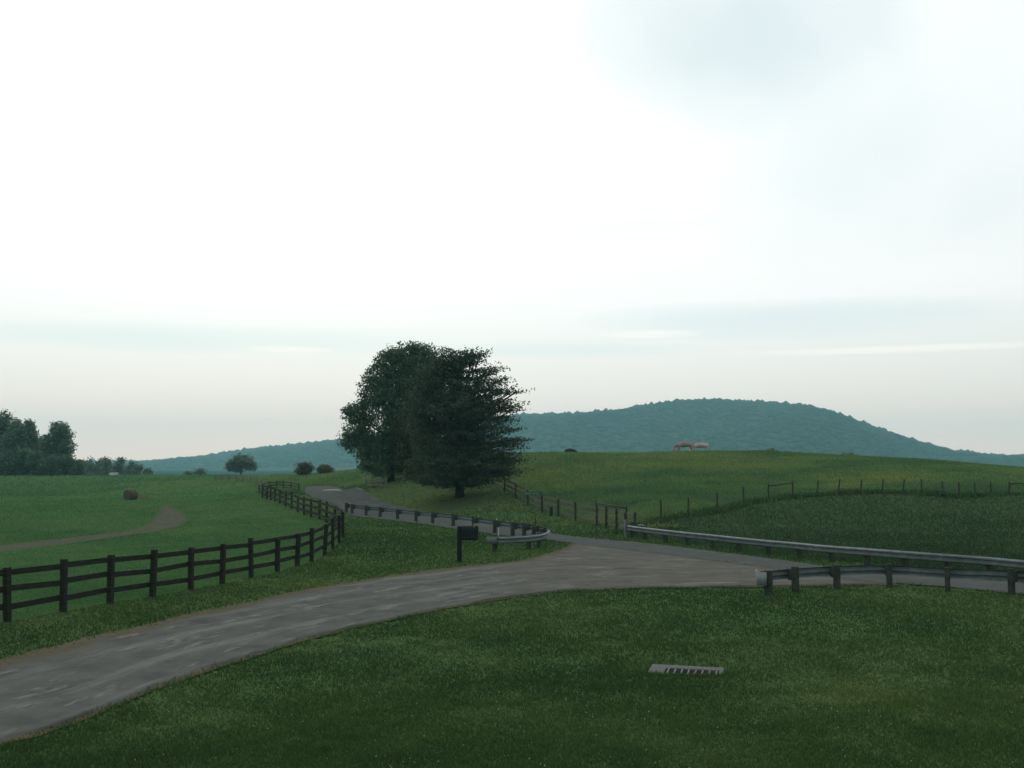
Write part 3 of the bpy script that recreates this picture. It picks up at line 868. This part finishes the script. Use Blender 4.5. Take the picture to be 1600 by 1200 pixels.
for i in (0, 6, 18):
    MB().tube([tops[i] - Vector((0, 0, .16)), tops[i + 1] - Vector((0, 0, .16))], .055, 8).build('brace_rail', M_greypost, wf, True)
strip_along(WP[1:], 5200, .35, .12, .42, 'fence_line_weeds', 'dark unmown weeds growing along the foot of the wire fence', M_grass, -.05)


# ------------------------------------------------------------------ guardrails
PROF = [(-.155, .0), (-.135, .035), (-.105, .082), (-.06, .082), (-.022, .008), (.022, .008), (.06, .082), (.105, .082), (.135, .035), (.155, .0)]


def left_normals(pts):
    out = []
    for i in range(len(pts)):
        d = pts[min(i + 1, len(pts) - 1)] - pts[max(i - 1, 0)]
        n = Vector((-d.y, d.x, 0)); n.normalize(); out.append(n)
    return out


def smooth_path(P, k=8):
    P3 = [Vector(p) for p in P]; out = []
    for i in range(len(P3) - 1):
        p0, p1, p2, p3 = P3[max(i - 1, 0)], P3[i], P3[i + 1], P3[min(i + 2, len(P3) - 1)]
        for j in range(k):
            f = j / k
            out.append(.5 * (2 * p1 + (p2 - p0) * f + (2 * p0 - 5 * p1 + 4 * p2 - p3) * f * f + (3 * p1 - p0 - 3 * p2 + p3) * f ** 3))
    out.append(P3[-1]); return out


def wbeam(path, zc, off, mat, parent, name='beam', prof=PROF, th=.006):
    """corrugated rail swept on the left side of the path"""
    N = left_normals(path); mb = MB(); m = len(prof)
    loop = [(h, n) for h, n in prof] + [(h, n - th) for h, n in reversed(prof)]
    k = len(loop)
    for p, nn in zip(path, N):
        for h, n in loop: mb.v.append(p + nn * (off + n) + Vector((0, 0, zc + h)))
    for i in range(len(path) - 1):
        for j in range(k):
            j2 = (j + 1) % k
            mb.f.append([i * k + j, i * k + j2, (i + 1) * k + j2, (i + 1) * k + j])
    mb.f.append(list(reversed(range(k)))); mb.f.append([(len(path) - 1) * k + j for j in range(k)])
    return mb.build(name, mat, parent)


def rail_post(p, rz, root, side_n, h=.78, w=.16, d=.20, block=True):
    h += random.uniform(-.04, .04); rz += random.uniform(-.06, .06)
    o = MB().box(p + Vector((0, 0, h / 2 - .15)), (w, d, h + .3), rz).build('post', M_railpost, root, bevel=.01)
    if block:
        MB().box(p + side_n * (d / 2 + .081) + Vector((0, 0, .56)), (w * .93, .16, .36), rz).build('blockout', M_railpost, o, bevel=.008)
    return o


def end_wing(p, n, d, zc, root, mat, L=.52, hh=.33):
    """curled flat end terminal: starts at p, runs along d and curls back against n"""
    mb = MB(); k = 12; rows = []
    for i in range(k):
        f = i / (k - 1); ang = f * 2.2
        q = p + d * (L * .5 * math.sin(min(ang, 1.57)) + L * .25 * f) - n * (L * .42 * (1 - math.cos(ang)))
        rows.append(q)
    N = left_normals(rows)
    for q, nn in zip(rows, N):
        for t in (.0, .007):
            for z in (-hh / 2, hh / 2): mb.v.append(q + nn * t + Vector((0, 0, zc + z)))
    for i in range(k - 1):
        a, b = i * 4, i * 4 + 4
        mb.f += [[a, a + 1, b + 1, b], [a + 2, b + 2, b + 3, a + 3], [a + 1, a + 3, b + 3, b + 1], [a, b, b + 2, a + 2]]
    mb.f += [[0, 2, 3, 1], [4 * k - 4, 4 * k - 3, 4 * k - 1, 4 * k - 2]]
    return mb.build('end_terminal', mat, root, smooth=True)


OFF = .27
# corner rail at the left of the junction
LP = [(541, 800.5), (550, 802.5), (572, 805.5), (594, 808), (621, 811.5), (650, 815), (676, 818), (708, 822), (740, 827.5), (773, 833.5), (801, 837.5), (819, 839.5), (834, 842.5), (846, 846), (849, 850.5), (842, 855.5), (826, 859), (800, 861.5), (773, 862.5)]
LW = [hit(*p) for p in LP]
gr = thing('guardrail', LW[9], 'steel guardrail bending round the corner behind the mailbox', 'guardrail')
LN = left_normals(LW)
for i, p in enumerate(LW):
    if i in (14, 17): continue
    rp = rail_post(p, math.atan2(LN[i].y, LN[i].x) - math.pi / 2, gr, LN[i], .80 if i < 12 else .70, w=.24 if i == 0 else .17)
    if i == 9:
        MB().box(p + Vector((.12, 0, .85)), (.06, .03, .11)).build('reflector', M_white, rp)
path = smooth_path(LW)
wbeam(path, .56, OFF, M_galvdull, gr)
d = (path[-1] - path[-2]); d.z = 0; d.normalize(); n = left_normals(path)[-1]
end_wing(path[-1] + n * OFF, n, d, .56, gr, M_galvdull)
d0 = (path[0] - path[1]).normalized()
MB().box(path[1] + LN[0] * OFF + Vector((0, 0, .73)), (1.1, .12, .05), math.atan2(d0.y, d0.x)).build('end_cap', M_galv, gr)

# near rail at the right, seen from behind
NP = [(1201, 930.5), (1243, 925.5), (1308, 920.5), (1390, 918.5), (1481, 924.5), (1581, 929), (1690, 941), (1800, 953)]
NW = [hit(*p) for p in NP]
gn = thing('guardrail', NW[0], 'near steel guardrail seen from behind at the right edge of the lawn', 'guardrail')
NN = left_normals(NW)
for i, p in enumerate(NW):
    rail_post(p, math.atan2(NN[i].y, NN[i].x) - math.pi / 2, gn, NN[i], .80, w=.20 if i == 0 else .16)
npath = smooth_path(NW)
wbeam(npath, .57, OFF, M_galvdull, gn)
d = (npath[0] - npath[1]); d.z = 0; d.normalize()
rows = npath[0] + NN[0] * OFF
mbw = MB()
k = 14
pts = []
for i in range(k):
    f = i / (k - 1); ang = f * math.pi * .95
    pts.append(rows + d * (.06 + .30 * math.sin(ang) + .10 * f) - NN[0] * (.24 * (1 - math.cos(ang))) * .8)
for q in pts:
    for z in (-.21, .21): mbw.v.append(q + Vector((0, 0, .55 + z)))
for i in range(k - 1): mbw.f.append([2 * i, 2 * i + 1, 2 * i + 3, 2 * i + 2])
et = mbw.build('end_terminal', M_endplate, gn, smooth=True)
sm = et.modifiers.new('Solid', 'SOLIDIFY'); sm.thickness = .008
MB().box(pts[6] + Vector((0, .05, .78)), (.06, .02, .11)).build('reflector', M_white, gn)

# far rail along the far edge of the road, seen from the front
FP = [(1850, 936), (1700, 917.5), (1616, 907.5), (1547, 900), (1480, 894.5), (1415, 889), (1355, 883.5), (1300, 878.5), (1249, 872.5), (1201, 867.5), (1155, 862), (1114, 857), (1075, 852.5), (1040, 848), (1008, 843.5), (988, 840.5)]
FW = [hit(*p) for p in FP]
gf = thing('guardrail', FW[-1], 'long pale steel guardrail along the far edge of the road', 'guardrail')
FN = left_normals(FW)
for i, p in enumerate(FW):
    rail_post(p, math.atan2(FN[i].y, FN[i].x) - math.pi / 2, gf, FN[i], .68 if i < 14 else .95, w=.16)
fpath = smooth_path(FW)
wbeam(fpath, .56, OFF, M_galv, gf)
e = FW[-1]; dn = FN[-1]
MB().box(e + dn * .30 + Vector((-.12, 0, .55)), (.14, .12, .95), math.atan2(dn.y, dn.x) - math.pi / 2).build('end_bracket', M_galvdull, gf, bevel=.01)
MB().box(FW[-2] + dn * .18 + Vector((0, 0, .79)), (.75, .14, .08), math.atan2(dn.y, dn.x) - math.pi / 2).build('end_cap', M_galv, gf, bevel=.01)

# ------------------------------------------------------------------ mailbox
mp = hit(718, 878); s = mp.y / F
mbx = thing('mailbox', mp, 'large black mailbox on a square black post beside the driveway', 'mailbox')
hp = 55 * s
MB().box(mp + Vector((0, 0, hp / 2 - .1)), (.20, .20, hp + .2)).build('post', M_mail, mbx, bevel=.012)
MB().box(mp + Vector((.42, 0, hp - 20 * s)), (.70, .14, .09)).build('support_arm', M_mail, mbx, bevel=.008)
mb = MB(); Lb, wb, hb = 24 * s, .36, 18 * s
prof = [(-wb / 2, 0), (wb / 2, 0)] + [(wb / 2 * math.cos(a), hb * .55 + hb * .45 * math.sin(a)) for a in np.linspace(0, math.pi, 11)]
x0 = .10; zb = hp - 17.3 * s
for xx in (x0, x0 + Lb):
    for yy, zz in prof: mb.v.append(mp + Vector((xx, yy, zb + zz)))
k = len(prof)
for j in range(k): mb.f.append([j, (j + 1) % k, k + (j + 1) % k, k + j])
mb.f.append(list(reversed(range(k)))); mb.f.append([k + j for j in range(k)])
bx = mb.build('box', M_mail, mbx, bevel=.01)
mb = MB()
for xx in (x0 + Lb + .002, x0 + Lb + .035):
    for yy, zz in prof: mb.v.append(mp + Vector((xx, yy * 1.05, zb - .008 + zz * 1.03)))
for j in range(k): mb.f.append([j, (j + 1) % k, k + (j + 1) % k, k + j])
mb.f.append(list(reversed(range(k)))); mb.f.append([k + j for j in range(k)])
dr = mb.build('door', M_mail, bx)
MB().box(mp + Vector((x0 + Lb + .05, 0, zb + hb * .8)), (.04, .06, .03)).build('handle', M_galvdull, bx)
fl = MB().box(mp + Vector((x0 + Lb * .78, -wb / 2 - .012, zb + hb + .02)), (.04, .02, .16))
fl.box(mp + Vector((x0 + Lb * .78 + .045, -wb / 2 - .012, zb + hb + .07)), (.05, .02, .06))
fl.build('flag', M_red, bx)

# ------------------------------------------------------------------ street name sign, pedestal, marker stake
sp = hit(837, 824.5); s = sp.y / F
sg = thing('street_sign', sp, 'green street name sign on a thin post across the road', 'sign')
hh = 53 * s
MB().tube([sp - Vector((0, 0, .3)), sp + Vector((0, 0, hh - .12))], .032, 8).build('post', M_steelpost, sg, True)
pc = sp + Vector((-.20, 0, hh))
pl = MB().box(pc, (1.22, .012, .24)).build('name_plate', M_signg, sg, bevel=.004)
mb = MB(); x = -.50
for wd, hgt in ((.05, .14), (.03, .10), (.06, .10), (.03, .14), (.05, .10), (0, 0), (.04, .14), (.05, .10), (.05, .10), (.03, .10)):
    if wd:
        for dx in (0, wd):     # two-stroke letter marks, too small in the photograph to be read
            mb.box(pc + Vector((x + dx, -.0085, (hgt - .14) / 2)), (.018, .003, hgt))
        mb.box(pc + Vector((x + wd / 2, -.0087, (hgt - .14) / 2 + .01)), (wd, .003, .018))
    x += wd + .055
mb.build('lettering', M_signw, pl)
MB().box(sp + Vector((0, 0, hh - .14)), (.10, .06, .05)).build('bracket', M_steelpost, sg)

up = hit(861, 806.5); s = up.y / F
ud = thing('utility_pedestal', up, 'squat dark green utility pedestal in front of the weathered board fence', 'utility box')
MB().box(up + Vector((0, 0, .28)), (.24, .24, .66)).build('body', M_pedestal, ud, bevel=.02)
MB().box(up + Vector((0, 0, .655)), (.28, .28, .09)).build('cap', M_pedestal, ud, bevel=.03)

st = hit(779, 848); 
ms = thing('marker_stake', st, 'thin white marker stake standing inside the corner guardrail', 'stake')
MB().box(st + Vector((0, 0, .36)), (.05, .03, .8)).build('stake', M_white, ms, bevel=.006)
MB().box(st + Vector((0, 0, .02)), (.09, .07, .1)).build('base', M_greypost, ms, bevel=.01)

# ------------------------------------------------------------------ drain inlet
dz = tz(DRAIN.x, DRAIN.y - .6) - .02
DC = Vector((DRAIN.x, DRAIN.y, dz))
Mr = Matrix.Rotation(DR, 3, 'Z') @ Matrix.Rotation(R(1), 3, 'X')
di = thing('storm_drain', DC, 'concrete storm drain inlet with an iron grate sunk in the lawn', 'drain')


def dbox(mb, x, y, z, sx, sy, sz): mb.box(DC + Mr @ Vector((x, y, z)), (sx, sy, sz), M=Mr)


mb = MB()
dbox(mb, 0, .30, -.20, 1.50, .30, .44)
dbox(mb, -.585, -.10, -.20, .33, .50, .44)
dbox(mb, .71, -.10, -.20, .08, .50, .44)
dbox(mb, 0, -.39, -.20, 1.50, .08, .44)
mb.build('frame', M_conc, di, bevel=.012)
mb = MB(); dbox(mb, .125, -.10, -.40, 1.08, .50, .04); mb.build('pit', M_pit, di)
gm = MB()
for i in range(8): dbox(gm, -.36 + i * .14, -.10, -.02, .032, .496, .06)
gm.build('grate', M_bar, di)

fr = [DC + Mr @ Vector((x, -.50, 0)) for x in (-.82, -.3, .3, .82)]
strip_along(fr, 500, .05, .03, .105, 'drain_edge_grass', 'longer grass blades leaning over the near rim of the storm drain', M_grass, .02)

# ------------------------------------------------------------------ hay bale, loose hay, shed
hp_ = hit(204, 782)
hb = thing('hay_bale', hp_, 'round brown hay bale lying alone in the green meadow', 'hay bale')
rad, Lh = .66, 1.12
ax = Vector((math.cos(1.05), math.sin(1.05), 0)); sd = Vector((-ax.y, ax.x, 0)); mb = MB(); n, m = 40, 12
for i in range(m):
    f = i / (m - 1); rr = rad * (1 - .10 * abs(2 * f - 1) ** 6)
    for j in range(n):
        a = 2 * math.pi * j / n; q = rr * (1 + random.uniform(-.02, .02)); zz = math.sin(a) * q
        mb.v.append(hp_ + ax * (f - .5) * Lh + sd * math.cos(a) * q + Vector((0, 0, max(-rad * .92, zz) + rad * .92)))
for i in range(m - 1):
    for j in range(n): mb.f.append([i * n + j, i * n + (j + 1) % n, (i + 1) * n + (j + 1) % n, (i + 1) * n + j])
mb.build('bale_body', M_hay_bale, hb, True)
for sgn, k0 in ((-1, 0), (1, (m - 1) * n)):
    e = MB(); c0 = hp_ + ax * sgn * Lh * .5 + Vector((0, 0, rad * .92)); rings = 6
    for r_ in range(rings):
        for j in range(n):
            v = mb.v[k0 + j]; f = 1 - r_ / rings; e.v.append(c0 + (v - c0) * f + ax * sgn * (.03 * (r_ % 2) + .02 * r_ / rings))
    for r_ in range(rings - 1):
        for j in range(n): e.f.append([r_ * n + j, r_ * n + (j + 1) % n, (r_ + 1) * n + (j + 1) % n, (r_ + 1) * n + j])
    e.f.append([(rings - 1) * n + j for j in range(n)])
    e.build('bale_end', M_hay_bale, hb)
lp = hit(221, 780.5)
mb = MB()
for i in range(420):
    a, q = random.uniform(0, 6.28), abs(random.gauss(0, .42)); x, y = lp.x + math.cos(a) * q * 1.5, lp.y + math.sin(a) * q * 1.2
    z = lp.z + .25 + max(0, .28 - q * .3) * random.uniform(.3, 1)
    dv = Vector((random.uniform(-1, 1), random.uniform(-1, 1), random.uniform(-.3, .3))).normalized() * .16
    mb.beam(Vector((x, y, z)) - dv, Vector((x, y, z)) + dv, .03, .03)
tag(mb.build('loose_hay', M_straw), 'small scatter of pale loose hay right of the round bale', 'hay')

sc_ = ground(179, 312); s = 312 / F
sh = thing('shed', sc_, 'tiny shed with a pale roof in front of the distant tree row', 'shed')
w, h = 13 * s, 1.0
top = at(179, 739.5, 312)[2]; eave = at(179, 742.8, 312)[2]; zb = min(sc_.z, eave - 2.2) - .2
MB().box(Vector((sc_.x, sc_.y, (zb + eave) / 2)), (w * .9, 3.2, eave - zb)).build('wall', M_shedwall, sh)
mb = MB(); X, Y = sc_.x, sc_.y
mb.v = [Vector(p) for p in ((X - w / 2, Y - 1.9, eave), (X + w / 2, Y - 1.9, eave), (X + w / 2, Y + 1.9, eave), (X - w / 2, Y + 1.9, eave), (X - w / 2, Y, top + .2), (X + w / 2, Y, top + .2))]
mb.f = [[0, 1, 5, 4], [2, 3, 4, 5], [0, 4, 3], [1, 2, 5], [0, 3, 2, 1]]
mb.build('roof', M_shedroof, sh)
MB().box(Vector((X, Y - 1.62, (zb + eave) / 2 - .1)), (.9, .06, (eave - zb) * .85)).build('door', M_greypost, sh)


# ------------------------------------------------------------------ cows
def cow(name, label, p, facing, mat, L=2.2, head='down', group='grazing cows on the hill'):
    """facing: heading angle; the body is one skinned figure"""
    k = L / 2.2
    nodes = {  # x forward, y left, z up, radius
        'pelvis': (-.72, 0, 1.12, .33), 'belly': (-.2, 0, 1.02, .42), 'chest': (.35, 0, 1.02, .40), 'withers': (.72, 0, 1.12, .30)}
    V = [(-.72, 0, 1.12, .30), (-.25, 0, 1.03, .40), (.25, 0, 1.02, .40), (.66, 0, 1.08, .32)]
    E = [(0, 1), (1, 2), (2, 3)]
    if head == 'down':
        hd = [(.98, 0, .92, .19), (1.15, 0, .62, .15), (1.22, 0, .40, .15), (1.30, 0, .16, .09)]
    else:
        hd = [(.98, 0, 1.25, .20), (1.2, 0, 1.42, .15), (1.36, 0, 1.42, .15), (1.62, 0, 1.28, .09)]
    prev = 3
    for q in hd: V.append(q); E.append((prev, len(V) - 1)); prev = len(V) - 1
    hi = len(V) - 2
    for sgn in (-1, 1):      # ears, horns left out
        V.append((hd[2][0] - .10, sgn * .24, hd[2][2] + .12, .05)); E.append((hi - 0, len(V) - 1))
    for sgn in (-1, 1):      # hind legs with hock
        a = len(V); V += [(-.80, sgn * .24, .86, .20), (-.68, sgn * .25, .66, .12), (-.92, sgn * .25, .46, .075), (-.86, sgn * .25, .14, .055), (-.80, sgn * .25, .03, .07)]
        E += [(0, a), (a, a + 1), (a + 1, a + 2), (a + 2, a + 3), (a + 3, a + 4)]
    for sgn in (-1, 1):      # fore legs
        a = len(V); V += [(.60, sgn * .22, .80, .15), (.62, sgn * .22, .50, .085), (.60, sgn * .22, .14, .055), (.64, sgn * .22, .03, .07)]
        E += [(3, a), (a, a + 1), (a + 1, a + 2), (a + 2, a + 3)]
    a = len(V); V += [(-1.06, 0, 1.14, .05), (-1.14, 0, .75, .03), (-1.14, 0, .5, .05)]; E += [(0, a), (a, a + 1), (a + 1, a + 2)]
    me = bpy.data.meshes.new(name); me.from_pydata([(x * k, y * k, z * k) for x, y, z, r in V], E, [])
    o = bpy.data.objects.new(name, me); col.objects.link(o)
    o.modifiers.new('Skin', 'SKIN')
    for i, q in enumerate(V):
        sv = me.skin_vertices[0].data[i]; sv.radius = (q[3] * k, q[3] * k * .9); sv.use_root = (i == 0)
    ss = o.modifiers.new('Sub', 'SUBSURF'); ss.levels = 2; ss.render_levels = 2
    dg = bpy.context.evaluated_depsgraph_get(); me2 = bpy.data.meshes.new_from_object(o.evaluated_get(dg))
    o.modifiers.clear(); o.data = me2; me2.name = name
    me2.materials.clear(); me2.materials.append(mat)
    me2.polygons.foreach_set('use_smooth', [True] * len(me2.polygons))
    o.location = p; o.rotation_euler = (0, 0, facing)
    return tag(o, label, 'cow', group)


c1 = ground(1069, 131); c2 = ground(1094, 134)
cow('cow', 'tan cow grazing with its head down at the left of the pair', c1 + Vector((0, 0, .02)), R(176), M_tan, 2.45)
cow('cow', 'cream backed cow standing right behind the tan one', c2 + Vector((0, 0, .08)), R(170), M_palehide, 2.4)
c3 = ground(892, 131)
zt = at(892, 701.5, 131)[2] - 1.20
cow('cow', 'black cow showing only its back over the hill crest', Vector((c3.x, c3.y, zt)), R(-48), M_blackhide, 2.1)

# ------------------------------------------------------------------ mountain
RX = np.array([-900, -400, 0, 150, 235, 300, 345, 400, 470, 530, 680, 820, 900, 970, 1050, 1085, 1120, 1200, 1260, 1300, 1350, 1420, 1480, 1540, 1620, 1800, 2200, 2800], float)
RY = np.array([724, 722, 720, 719, 718, 712, 707, 698, 691, 685, 664, 645.5, 643.5, 637, 625, 622, 622, 626, 631, 641, 659, 684, 700, 708, 710, 713, 716, 720], float)
RD = np.interp(RX, [-900, 235, 560, 900, 1300, 1600, 2800], [3000, 2900, 2700, 2400, 2250, 2150, 2150])


def mountain_z(px, f):
    """f 0 at the foot nearest the viewer, 1 on the ridge, 2 behind"""
    Y = np.interp(px, RX, RD)
    ry = np.interp(px, RX, RY)
    ridge = CAMZ + (725 - ry) / F * Y * 1.003 - 7
    depth = 850
    g = np.where(f <= 1, np.sin(np.clip(f, 0, 1) * math.pi / 2) ** 1.15, np.clip(2 - f, 0, 1) ** .7)
    Yy = Y + (f - 1) * depth
    x = (px - 800) / F / CP * Y * (Yy / Y)
    spur = (fbm(px / 85, f * 2.2, 5, 4) - .5) * 40 * np.sin(np.clip(f, 0, 2) * math.pi / 2 * np.where(f < 1, 2, 1)).clip(0, 1)
    z = -9 + (ridge + 9) * g + np.where(f < 1, spur, 0)
    # foot ground never above the ridge sight line
    lim = CAMZ + (ridge - CAMZ) / Y * Yy - (1 - np.clip(f, 0, 1)) * 4
    z = np.where(f < 1, np.minimum(z, lim), z)
    return x, Yy, z


def build_mountain():
    px = np.linspace(-900, 2800, 620); f = np.concatenate([np.linspace(0, 1, 46), np.linspace(1.04, 2, 14)])
    Pm, Fm = np.meshgrid(px, f)
    x, y, z = mountain_z(Pm.ravel(), Fm.ravel())
    z = z + (fbm(x / 26, y / 26, 21, 3) - .5) * 4 * np.clip(Fm.ravel() * 4, 0, 1)
    nr, n = len(f), len(px); ix = np.arange(nr * n).reshape(nr, n)
    Q = np.stack([ix[:-1, :-1], ix[:-1, 1:], ix[1:, 1:], ix[1:, :-1]], -1).reshape(-1, 4)
    m, b = mat_base('forested_mountain', .95, .05)
    c = ramp(m, noise(m, .025, 6, .65), [(.3, (.018, .036, .020)), (.7, (.028, .050, .026))])
    nt(m)[1].new(c, b.inputs['Base Color'])
    tag(npmesh('mountain', np.stack([x, y, z], -1), Q, m, smooth=True), 'long forested blue mountain ridge across the horizon', 'mountain', kind='structure')
    # canopy: crowns over the face and along the skyline
    n1, n2 = 11000, 1900
    p = np.r_[rng.uniform(60, 1750, n1), rng.uniform(60, 1750, n2)]
    ff = np.r_[rng.uniform(.05, 1, n1) ** .8, rng.uniform(.97, 1.05, n2)]
    x, y, z = mountain_z(p, ff)
    N = len(x)
    r = rng.uniform(6, 10, N) * np.r_[np.ones(n1), rng.uniform(.4, 1.15, n2)]
    big = rng.uniform(0, 1, N) > .985; r = np.where(big, r * 1.35, r)
    bm = bmesh.new(); bmesh.ops.create_icosphere(bm, subdivisions=1, radius=1)
    sv = np.array([v.co[:] for v in bm.verts]); sf = np.array([[v.index for v in fc.verts] for fc in bm.faces]); bm.free()
    k = len(sv)
    jit = 1 + rng.uniform(-.28, .28, (N, k, 1))
    flat = np.r_[np.full(n1, .45), np.full(n2, .9)]
    V = sv[None] * jit * r[:, None, None] * np.stack([np.ones(N), np.ones(N), flat], -1)[:, None, :] + np.stack([x, y, z - r * .10], -1)[:, None, :]
    Fa = (np.arange(N)[:, None, None] * k + sf[None]).reshape(-1, 3)
    tint = np.clip(rng.normal(.45, .13, N), 0, 1)
    m2 = foliage('mountain_canopy', [(0, (.018, .036, .020)), (.5, (.026, .048, .025)), (1, (.036, .062, .030))], 0, .9, .05)
    tag(npmesh('forest_canopy', V.reshape(-1, 3), Fa, m2, smooth=True, attrs={'tint': np.repeat(tint, k)}), 'continuous canopy of far trees covering the mountain', 'forest', kind='stuff')


build_mountain()

# ------------------------------------------------------------------ air
HAZE_DENS = 2.1e-4
hz = MB().box((0, 250, 88), (8800, 8800, 216))
ho = hz.build('haze', bpy.data.materials.new('haze_air'))
tag(ho, 'pale blue summer haze filling the air up to the mountain', 'haze', kind='stuff')
hm = ho.data.materials[0]; hm.use_nodes = True
N, L = nt(hm); N.remove(N['Principled BSDF'])
pv = N.new('ShaderNodeVolumePrincipled')
pv.inputs['Color'].default_value = (.43, .90, 1.0, 1); pv.inputs['Density'].default_value = HAZE_DENS
pv.inputs['Anisotropy'].default_value = .2
L.new(pv.outputs[0], N['Material Output'].inputs['Volume'])

# ------------------------------------------------------------------ sky and light
SUN_EL, SUN_AZ = R(32), R(-14)     # azimuth from +Y towards +X
w = bpy.data.worlds.new('World'); scene.world = w; w.use_nodes = True
N, L = w.node_tree.nodes, w.node_tree.links
out = N['World Output']; bg = N['Background']
sky = N.new('ShaderNodeTexSky'); sky.sky_type = 'NISHITA'; sky.sun_disc = False
sky.sun_elevation = SUN_EL; sky.sun_rotation = SUN_AZ; sky.dust_density = 2.5; sky.air_density = 1.2
L.new(sky.outputs[0], bg.inputs[0]); bg.inputs[1].default_value = .09


class WM:  # lets the node helpers work on the world
    node_tree = w.node_tree


tc = N.new('ShaderNodeTexCoord').outputs['Generated']
sx = N.new('ShaderNodeSeparateXYZ'); L.new(tc, sx.inputs[0])
el = sx.outputs[2]
# cloud deck: noise stretched along the horizon
f1 = noise(WM, 1.0, 6, .55, tc, (1.3, 1.3, 9))
f2 = noise(WM, 1.0, 4, .5, tc, (1.9, 1.9, 2.6))
lo = ramp(WM, el, [(0.0, (1.60, 1.05, .85)), (.03, (1.40, 1.04, .90)), (.07, (1.20, 1.06, .97)), (.12, (1.09, 1.08, 1.04)), (.155, (1.14, 1.13, 1.11)), (.35, (1.18, 1.19, 1.17)), (1, (.72, .79, .83))])
az = math_(WM, 'ARCTAN2', sx.outputs[0], sx.outputs[1])


def cloud_gap(px, py, wpx, hpx, k, colour, c):
    """a soft thinner stretch of the cloud deck round one direction"""
    a0 = math.atan2((px - 800) / F, 1); x, z = slope(px, py); e0 = z / math.sqrt(1 + x * x + z * z)
    u = math_(WM, 'DIVIDE', math_(WM, 'SUBTRACT', az, a0), wpx / F); v = math_(WM, 'DIVIDE', math_(WM, 'SUBTRACT', el, e0), hpx / F)
    d = math_(WM, 'ADD', math_(WM, 'MULTIPLY', u, u), math_(WM, 'MULTIPLY', v, v))
    d = math_(WM, 'ADD', d, math_(WM, 'MULTIPLY', math_(WM, 'SUBTRACT', f2 if hpx > 90 else f1, .5), 3.2))
    return mixc(WM, math_(WM, 'MULTIPLY', ramp(WM, d, [(0, (1, 1, 1)), (1, (0, 0, 0))]), k), c, colour)


lo = cloud_gap(1200, 40, 430, 160, .9, (.68, .80, .83), lo)
lo = cloud_gap(1490, 140, 430, 270, .7, (.76, .87, .90), lo)
lo = cloud_gap(20, 40, 170, 110, .45, (.80, .90, .94), lo)
lo = cloud_gap(1290, 497, 380, 36, .85, (.85, .96, .97), lo)
lo = cloud_gap(330, 530, 460, 26, .75, (.90, .99, .97), lo)
lo = cloud_gap(860, 548, 300, 16, .7, (.90, .99, .97), lo)
lo = cloud_gap(1400, 546, 330, 8, .8, (1.38, 1.30, 1.20), lo)
lo = cloud_gap(1020, 522, 90, 8, .7, (1.26, 1.20, 1.10), lo)
lo = cloud_gap(450, 546, 90, 7, .7, (1.26, 1.20, 1.10), lo)
lo = cloud_gap(930, 355, 230, 22, .25, (.88, .95, .96), lo)
# brighter towards the veiled sun
dt = N.new('ShaderNodeVectorMath'); dt.operation = 'DOT_PRODUCT'; L.new(tc, dt.inputs[0])
dt.inputs[1].default_value = (math.sin(SUN_AZ) * math.cos(SUN_EL), math.cos(SUN_AZ) * math.cos(SUN_EL), math.sin(SUN_EL))
gl = N.new('ShaderNodeMapRange'); L.new(dt.outputs['Value'], gl.inputs[0])
for i, v in ((1, -1), (2, 1), (3, .50), (4, 1.06)): gl.inputs[i].default_value = v
bg2 = N.new('ShaderNodeBackground'); L.new(lo, bg2.inputs[0]); L.new(gl.outputs[0], bg2.inputs[1])
mx = N.new('ShaderNodeMixShader'); mx.inputs[0].default_value = .93
L.new(bg.outputs[0], mx.inputs[1]); L.new(bg2.outputs[0], mx.inputs[2]); L.new(mx.outputs[0], out.inputs[0])

sd = bpy.data.lights.new('sun', 'SUN'); sd.energy = .6; sd.angle = R(16); sd.color = (1, .97, .93)
so = bpy.data.objects.new('sun', sd); col.objects.link(so)
dirv = Vector((math.sin(SUN_AZ) * math.cos(SUN_EL), math.cos(SUN_AZ) * math.cos(SUN_EL), math.sin(SUN_EL)))
so.rotation_euler = (-dirv).to_track_quat('-Z', 'Y').to_euler(); so.location = (0, 0, 60)

# ------------------------------------------------------------------ camera and render
cd = bpy.data.cameras.new('camera'); cd.sensor_width = 36; cd.lens = 36 * F / 1600
cd.clip_start = .1; cd.clip_end = 30000
co = bpy.data.objects.new('camera', cd); col.objects.link(co)
co.location = (0, 0, CAMZ); co.rotation_euler = (math.pi / 2 + PITCH, 0, 0)
scene.camera = co
scene.render.engine = 'CYCLES'
cy = scene.cycles
cy.use_denoising = True
cy.max_bounces = 6; cy.diffuse_bounces = 3; cy.volume_bounces = 1; cy.transparent_max_bounces = 4
vs = scene.view_settings
vs.view_transform = 'Standard'; vs.look = 'None'; vs.exposure = 0; vs.gamma = 1
